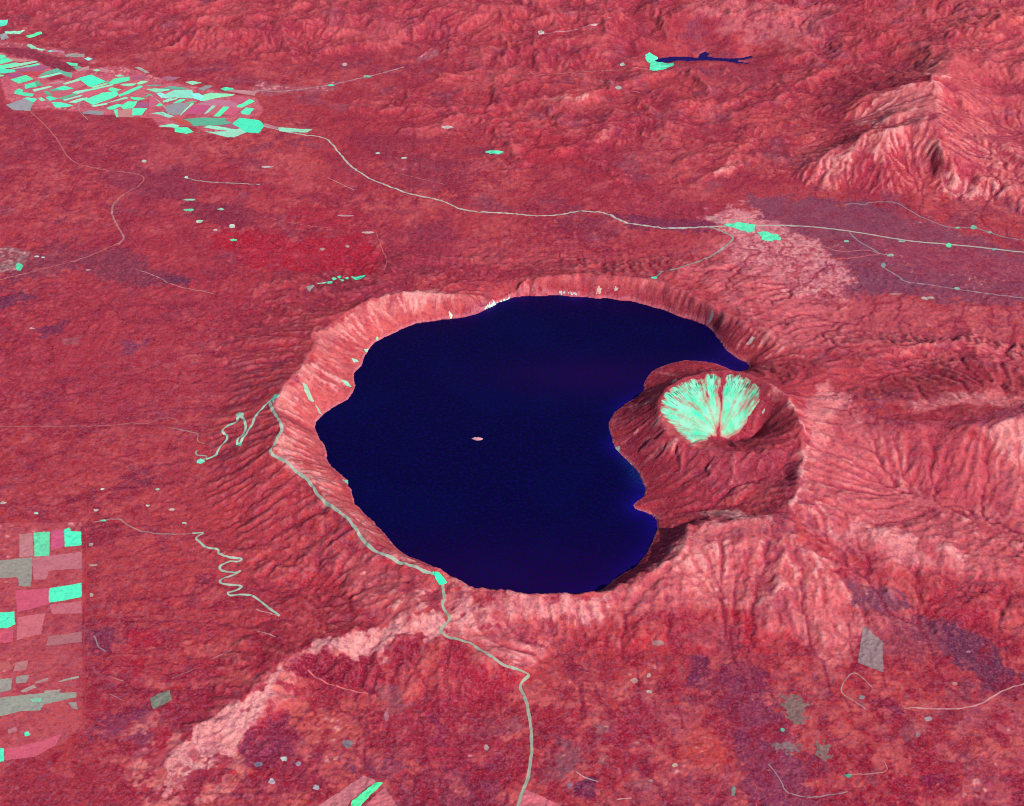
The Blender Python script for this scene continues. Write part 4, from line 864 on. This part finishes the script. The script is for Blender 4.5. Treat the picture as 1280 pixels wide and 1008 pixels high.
# paved lookout and villages
finish(sheet('car_park', [(539,715),(549,716),(559,729),(550,732)], (60,255,180), rag=3, lift=3), 'bright mint car park on the crater rim above the lake', 'car park')
SPOT = [  # small open patches: u, v, half width px, half height px, colour, label
 (618,190.5,11,2.2,MINT,'flat mint clearing alone in the hills beyond the lake'), (559,159.5,8,2,(190,176,172),'pale grey clearing at the end of a forest track'),
 (472,192,3,1.2,(200,214,200),'small pale clearing left end of a thin forest track'), (505,198,3.5,1.2,(190,200,190),'small pale clearing right end of a thin forest track'),
 (414,107,4,1,MINT,'mint speck on the valley road leading up to the hills'), (459,96,5,1.6,(140,180,160),'grey mint speck further up the valley road'),
 (431,81,3,2,(210,180,176),'pale pit on the hillside above the valley road'), (676,41,4,2.5,(206,196,190),'pale pit beside the upper forest road'), (743,31.5,4,1.5,(216,170,170),'thin pale scar on the upper forest road'),
 (773,110,4,1.8,(170,176,170),'grey mint clearing at the track corner below the reservoir'), (778,81,3.5,2.4,(168,180,168),'grey clearing left of the reservoir dam'),
 (236,263,7,1.4,MINT2,'mint hamlet speck highest in its row left of the crimson woods'), (249,277,4,2,(190,220,190),'pale hamlet speck below the highest one'), (276,262,4,1.4,(150,200,170),'hamlet speck right of the highest one'),
 (290,283,3.5,3,(210,216,200),'pale upright hamlet speck beside the crimson woods'), (269,288,3,1,(200,210,190),'small hamlet speck left of the upright one'), (292,300.5,4.5,1.4,MINT2,'mint hamlet speck lowest in its row'),
 (237,250,8,1.3,(150,200,170),'long mint clearing above the hamlets'), (180,202,3,1.6,(190,200,180),'pale speck beside the valley track bend'), (233,222,2.5,1.4,(200,216,200),'mint end point of the grey lane'),
 (334,209,8,1.2,(196,180,176),'slanting pale sliver left of the highway bend'), (432,270,10,1.2,(200,150,150),'long thin pale clearing in the crimson woods'), (460,291,8,1.5,(206,160,158),'thin pale clearing right of the crimson woods'),
 (434,308,3,1.8,(180,150,140),'dull pale spot in the crimson woods'), (403,312,3,2,(180,140,136),'dusky pale spot left of the dull one'),
 (1058,302,3.5,1.3,(140,200,170),'mint farmstead where the lane leaves the highway'), (1186,307,3.5,3,MINT2,'mint round farmstead on the highway'), (1243,312,3.5,1.5,(140,170,160),'right most farmstead on the highway'),
 (1197,285,3,1.3,(130,190,165),'left farmstead on the upper heath road'), (1217,284.5,4,2.5,(130,190,165),'largest farmstead on the upper heath road'), (1237,291,3,1.5,(150,170,160),'right farmstead on the upper heath road'),
 (1127,302,5,1,(150,190,170),'flat mint verge plot on the highway'), (1113,319.5,5,1.8,(160,170,160),'grey yard at the junction on the heath'), (1104,332,3,3,(140,150,150),'grey yard below the junction on the heath'),
 (1196,361,4,1.5,(140,190,165),'farmstead on the lower heath road'), (1159,373,9,2,(190,160,150),'flat pale strip clearing below the lower heath road'), (1120,368,8,1.5,(190,124,124),'pinkish strip clearing left of the flat pale strip'),
 (818,347.5,4,1.6,(100,240,200),'mint lookout yard at the end of the rim lane'), (300,519,5,3.5,(150,190,170),'mint lookout loop beside the hairpin road'), (251,577,5,3.5,(130,240,200),'mint yard at the foot of the hairpin road'),
 (299,556,4,2,(130,230,190),'mint turning place in the hairpin valley'),
 (128,612,2.6,1.2,(196,220,200),'pale clearing dot in the left woods, highest of the five'), (197,612,3,1.3,(170,210,180),'pale clearing dot beside the dark copse'), (120,638,3,1.3,(190,190,176),'pale clearing dot above the grid corner'),
 (185,632.5,3,1.2,(210,216,196),'pale clearing dot midway down the left woods'), (215,637.5,3.5,1.4,(210,190,180),'pinkish clearing dot right of the midway one'), (231,654.5,2.6,1.3,(196,226,200),'pale clearing dot above the zigzag lane'),
 (4,629,4,1.2,(200,190,180),'pale clearing at the left edge above the grid'), (45,642,3,1.3,(180,214,190),'pale clearing dot just above the grid'), (129,651,4,1.2,(120,220,180),'mint start of the winding lane'),
 (114,681,3,2.2,(180,150,146),'grey clearing right of the mint corner plot'), (117,707,5,1.2,(180,160,150),'thin grey clearing right of the pinkish plot'), (114,744,2.6,2.2,(180,170,156),'grey dot right of the vivid mint rectangle'),
 (24,334,5,5,(96,210,160),'mint crescent marsh patch at the left edge'), (46,321,3,1,(200,210,196),'white dot right of the grey marsh'), (54,322,2.4,1,(200,210,196),'second white dot right of the grey marsh'), (110,338,3.5,1,(214,150,150),'pink clearing dot below the marsh lane'), (40,411,4,1,(214,170,160),'pale clearing dot in the lower left of the hills'),
 (355,949,4,3.5,(196,200,196),'white farmyard in the violet glade, upper one'), (340,977,3.5,4,(190,170,180),'white farmyard at the lower left of the glade'), (395,985,4.5,3.5,(196,180,190),'white farmyard at the lower right of the glade'), (373,955,4,2.5,(160,140,160),'grey farmyard right of the upper white one'),
 (323,956,6,3,(120,110,130),'dark grey farmyard left of the upper white one'), (435,930,7,5,(130,116,124),'grey quarry patch in the salmon clearing'), (483,896,2.5,6,(180,110,124),'upright grey scar in the woods below the ridge'),
 (608,935,3,3.5,(190,150,146),'pale spot left of the near road'), (588,945,4,1.6,(200,130,140),'small pink spot in the woods left of the near road'),
 (793,851,4,3.5,(190,140,132),'pale barn yard left of the two in the orange woods'), (811,844,2.6,2.6,(196,160,146),'pale barn yard right of the two in the orange woods'), (811,865,3.5,1.8,(196,170,160),'pale barn yard lowest of three in the orange woods'), (823,804,8,4,(170,118,118),'grey glade under the pale ridge'),
 (843,957,3.5,3,(206,170,150),'cream yard at the corner of the orange glade'), (917,990,3,7,(130,140,130),'green grey upright clearing by the bottom'), (1060,970,4,2,(70,170,140),'teal yard on the bottom right lane'), (1077,872,4,2.5,(150,140,136),'grey yard at the end of the bent lane'),
 (1160,899,5,3,(170,150,150),'grey hamlet in the right foreground'), (1147,919,3,3,(160,120,126),'grey spot below the right foreground hamlet'), (1211,815,3,1.6,(180,124,146),'pale dot in the dark violet forest'), (1193,855,3.5,2.4,(190,130,130),'pale spot below the violet forest'),
 (978,913,3,2,(100,190,150),'green yard at the tip of the violet forest'), (712,982,3.5,4,(150,110,130),'grey spot below the white bent track'), (813,976,3,2,(190,140,140),'pale dot on the bottom woods track'), (662,977,2,2,(160,60,80),'x'),
]
for i, (u, v, a, b_, c, lab) in enumerate(SPOT):
    if lab == 'x': continue
    n = 9; rr = 1 + .25 * R_.rand(n) - .12
    P = [(u + a * rr[k] * math.cos(k * 6.283 / n), v + b_ * rr[k] * math.sin(k * 6.283 / n)) for k in range(n)]
    finish(sheet('clearing', P, c, rag=8, rag_scale=40, lift=2.6, seed=i % 6, amount=.35), lab, 'clearing', 'small open patches in the red country')
# green glades bottom right
for p, c, lab in (([(980,870),(990,868),(1007,880),(1006,905),(995,908),(985,900),(978,885)], (140,108,104), 'mottled olive glade above the violet wedge'),
                  ([(1022,930),(1035,928),(1040,945),(1030,952),(1020,942)], (146,110,106), 'small olive glade right of the violet wedge'),
                  ([(960,930),(995,928),(998,938),(992,945)], (146,112,116), 'thin olive glade at the tip of the violet wedge'),
                  ([(806,68),(812,66),(822,72),(824,77),(834,80),(842,79),(842,82),(830,87),(820,89),(812,88),(813,80),(808,76)], MINT, 'bright mint mudflat around the head of the reservoir')):
    finish(sheet('glade' if 'glade' in lab else 'mudflat', p, c, rag=14 if 'mud' in lab else 55, rag_scale=50, lift=2.4, amount=.8), lab, 'glade' if 'glade' in lab else 'mudflat')
# slides on the lake walls
SL = [([(561,391),(563,389),(566,397),(562,398)], (200,220,190), 'pale slide tongue near the beach on the upper left wall'), ([(470,421),(473,422),(474,427),(470,425)], (160,210,170), 'small slide highest on the left lake wall'),
 ([(455,437),(461,437),(459,441),(456,440)], (160,215,180), 'small slide at the waterline below the highest one'), ([(439,448),(446,450),(449,453),(442,453)], (160,210,185), 'wedge-shaped slide in the middle of the left wall'),
 ([(426,475),(434,477),(440,484),(434,483)], (150,215,185), 'slanting slide above the small cape'), ([(378,478),(384,482),(391,498),(393,504),(386,500),(381,490)], (160,190,160), 'long thin slide on the upper left wall'),
 ([(339,500),(343,493),(350,494),(348,497),(343,500),(341,504)], (130,220,190), 'mint hook at the top of the rim road'), ([(393,504),(398,510),(403,520),(398,516)], (176,170,150), 'thin slide reaching down to the west cape'),
 ([(428,600),(436,600),(437,606),(432,604)], (130,200,170), 'mint shelf on the lower left shore'), ([(603,385),(612,381),(622,378),(638,373),(636,376),(615,384),(606,387)], (196,214,204), 'white beach strip at the top left of the lake'),
 ([(694,367),(700,364),(722,367),(720,369),(700,368)], (206,200,196), 'white beach strip at the top of the lake'), ([(745,368),(749,357),(752,360),(749,368)], (206,170,160), 'pale upright slide on the top wall'),
 ([(768,363),(770,357),(773,360),(770,364)], (200,180,166), 'short pale slide right of the upright one'), ([(884,405),(889,390),(893,391),(888,405)], (160,140,146), 'grey slide on the shaded upper right wall'),
 ([(932,431),(941,420),(946,422),(938,430)], (190,150,146), 'pale scar by the notch above the lake arm'), ([(769,560),(774,558),(776,564),(771,568)], (170,176,160), 'pale cliff patch on the west foot of the cone'),
 ([(783,576),(790,580),(793,590),(787,585)], (176,160,150), 'pale cliff patch lower on the west foot of the cone'), ([(840,478),(845,474),(846,476),(841,479)], (214,170,160), 'tiny pale patch on the back flank of the cone'),
 ([(952,515),(957,510),(957,514),(953,519)], (180,196,176), 'pale streak inside the shaded crater wall'), ([(903,292),(920,276),(944,282),(972,296),(972,300),(952,300),(940,288),(915,285)], (120,236,180), 'mint alluvial patch beside the highway junction')]
for i, (p, c, lab) in enumerate(SL[:-1]):
    finish(sheet('bare_slope' if 'beach' not in lab else 'beach', p, c, rag=10, rag_scale=35, lift=2.5, seed=i % 5), lab, 'bare slope' if 'beach' not in lab else 'beach')
for p, lab in (([(903,281),(925,278),(945,282),(943,290),(935,291),(920,286)], 'mint gravel flat where the road meets the highway'), ([(946,290),(956,290),(975,295),(974,301),(955,301)], 'mint gravel flat right of the road junction')):
    finish(sheet('gravel_flat', p, (104,240,184), rag=26, rag_scale=70, lift=2.5), lab, 'gravel flat')
# scree fan inside the cone's crater: bare debris thinning out into scrub
cb = G([(898, 548)])[0]
SCREE = [(824,512),(828,496),(836,487),(850,479),(868,473),(885,468),(905,468),(925,469),(940,476),(950,488),(948,503),(936,522),(924,541),(908,549),(897,545),(889,545),(884,551),(866,555),(848,542),(834,528)]
scr = sheet('scree_slope', SCREE, (88,250,190), rag=14, rag_scale=60, lift=3.0, res=6.0)
a = np.empty(len(scr.data.vertices) * 3, np.float32); scr.data.vertices.foreach_get('co', a); a = a.reshape(-1, 3) + np.array(scr.location)
x, y = a[:, 0], a[:, 1]; th = np.arctan2(y - cb[1], x - cb[0]); r = np.hypot(x - cb[0], y - cb[1])
def ang(p): g = G([p])[0]; return math.atan2(g[1] - cb[1], g[0] - cb[0])
n = .6 * perlin(th * 6, r / 700, 71) + .8 * perlin(th * 13 + .4 * fbm(x, y, 200, 2, 74), r / 380, 72) + .22 * perlin(th * 40, r / 160, 73) + .25 * fbm(x, y, 60, 2, 75)
top = np.clip((r - 260) / 500, 0, 1)
gap = np.exp(-((th - ang((880, 485))) / .06) ** 2) * .35 + np.exp(-((th - ang((901, 478))) / .10) ** 2) * .45 + np.exp(-((th - ang((896, 500))) / .5) ** 2) * np.exp(-(r / 150) ** 2) * 1.1
d = sdist(G(SCREE), x, y)
n = n + .35 * fbm(x, y, 120, 3, 78)
k = np.clip(.74 + n * (.3 + .65 * top) - gap + np.minimum(0, (-d - 60)) / 55 * .5, 0, 1); k = k * k * (3 - 2 * k)
kr = np.clip((x - G([(925, 500)])[0][0]) / 130, 0, 1); k = k * (1 - .75 * kr * np.clip(.6 - n, 0, 1))
white = np.clip(.5 + fbm(x, y, 160, 3, 79) * 1.0, 0, 1)[:, None]
mint = lin((84, 246, 190)) * (1 - .5 * white) + lin((186, 250, 222)) * .5 * white; edge = lin((196, 104, 104))
dark = np.clip((perlin(th * 60, r / 90, 77) - .12) * 3, 0, 1) * np.clip((r - 480) / 160, 0, 1)
cc = edge + (mint - edge) * k[:, None]; cc = cc * (1 - .75 * dark[:, None])
ca = np.ones((len(a), 4), np.float32); ca[:, :3] = cc * KA
at = scr.data.color_attributes.new('cover', 'FLOAT_COLOR', 'POINT'); at.data.foreach_set('color', ca.ravel())
scr.data.materials.clear(); scr.data.materials.append(ground_mat('scree', None, .3))
# drop the faces where scrub has taken over
import bmesh
bm_ = bmesh.new(); bm_.from_mesh(scr.data); bm_.faces.ensure_lookup_table()
bmesh.ops.delete(bm_, geom=[f for f in bm_.faces if max(k[v.index] for v in f.verts) < .04], context='FACES'); bm_.to_mesh(scr.data); bm_.free()
finish(scr, 'streaked mint green scree fan inside the crater of the cone', 'scree slope')
# islet in the lake
ip = W([(597, 549, 0)])[0]
n, k = 56, 14; th = np.linspace(0, 2 * math.pi, n, endpoint=False); rr = np.linspace(0, 1, k)
TH, RR = np.meshgrid(th, rr); ex = 56 * (1 + .2 * np.cos(2 * TH + 1) + .12 * np.sin(5 * TH)); ey = 26 * (1 + .12 * np.sin(3 * TH))
xx = ip[0] + RR * ex * np.cos(TH); yy = ip[1] + RR * ey * np.sin(TH)
zz = 20 * np.clip(1 - RR ** 2.2, 0, 1) * (1 + .35 * fbm(xx, yy, 26, 3, 88)) - 6 * (RR > .97) - .5
ii = np.arange(n * k).reshape(k, n); Fi = np.stack([ii[:-1], np.roll(ii[:-1], -1, 1), np.roll(ii[1:], -1, 1), ii[1:]], -1).reshape(-1, 4)
isl = place(mesh_np('islet', np.stack([xx, yy, zz], -1).reshape(-1, 3), Fi, gm((214,150,160), .6)))
finish(isl, 'tiny pale pink islet alone in the middle of the dark lake', 'islet')
# ------------------------------------------------------------------ light, sky, camera
EL, AZ = math.radians(38), math.radians(140)     # azimuth clockwise from the viewing direction
sun = bpy.data.lights.new('sun', 'SUN'); sun.energy = 4.8; sun.angle = math.radians(.5); sun.color = (1, .96, .90)
so = bpy.data.objects.new('sun', sun); COL.objects.link(so); so.rotation_euler = (math.pi / 2 - EL, 0, math.pi - AZ)
wd = bpy.data.worlds.new('World'); sc.world = wd; wd.use_nodes = True
sk = wd.node_tree.nodes.new('ShaderNodeTexSky'); sk.sky_type = 'NISHITA'; sk.sun_disc = False; sk.sun_elevation = EL; sk.sun_rotation = AZ; sk.altitude = 0
bg = wd.node_tree.nodes['Background']; bg.inputs['Strength'].default_value = .105; wd.node_tree.links.new(sk.outputs[0], bg.inputs['Color'])
cam = bpy.data.cameras.new('camera'); cam.sensor_fit = 'HORIZONTAL'; cam.sensor_width = 36; cam.lens = F / 1280 * 36; cam.clip_start = 10; cam.clip_end = 250000
co_ = bpy.data.objects.new('camera', cam); COL.objects.link(co_); co_.location = (0, 0, CAMH); co_.rotation_euler = (math.pi / 2 - PITCH, 0, 0); sc.camera = co_
sc.view_settings.view_transform = 'Standard'; sc.view_settings.look = 'None'; sc.view_settings.exposure = 0.1; sc.view_settings.gamma = 1
sc.render.engine = 'CYCLES'; sc.cycles.max_bounces = 4; sc.cycles.filter_width = 1.05
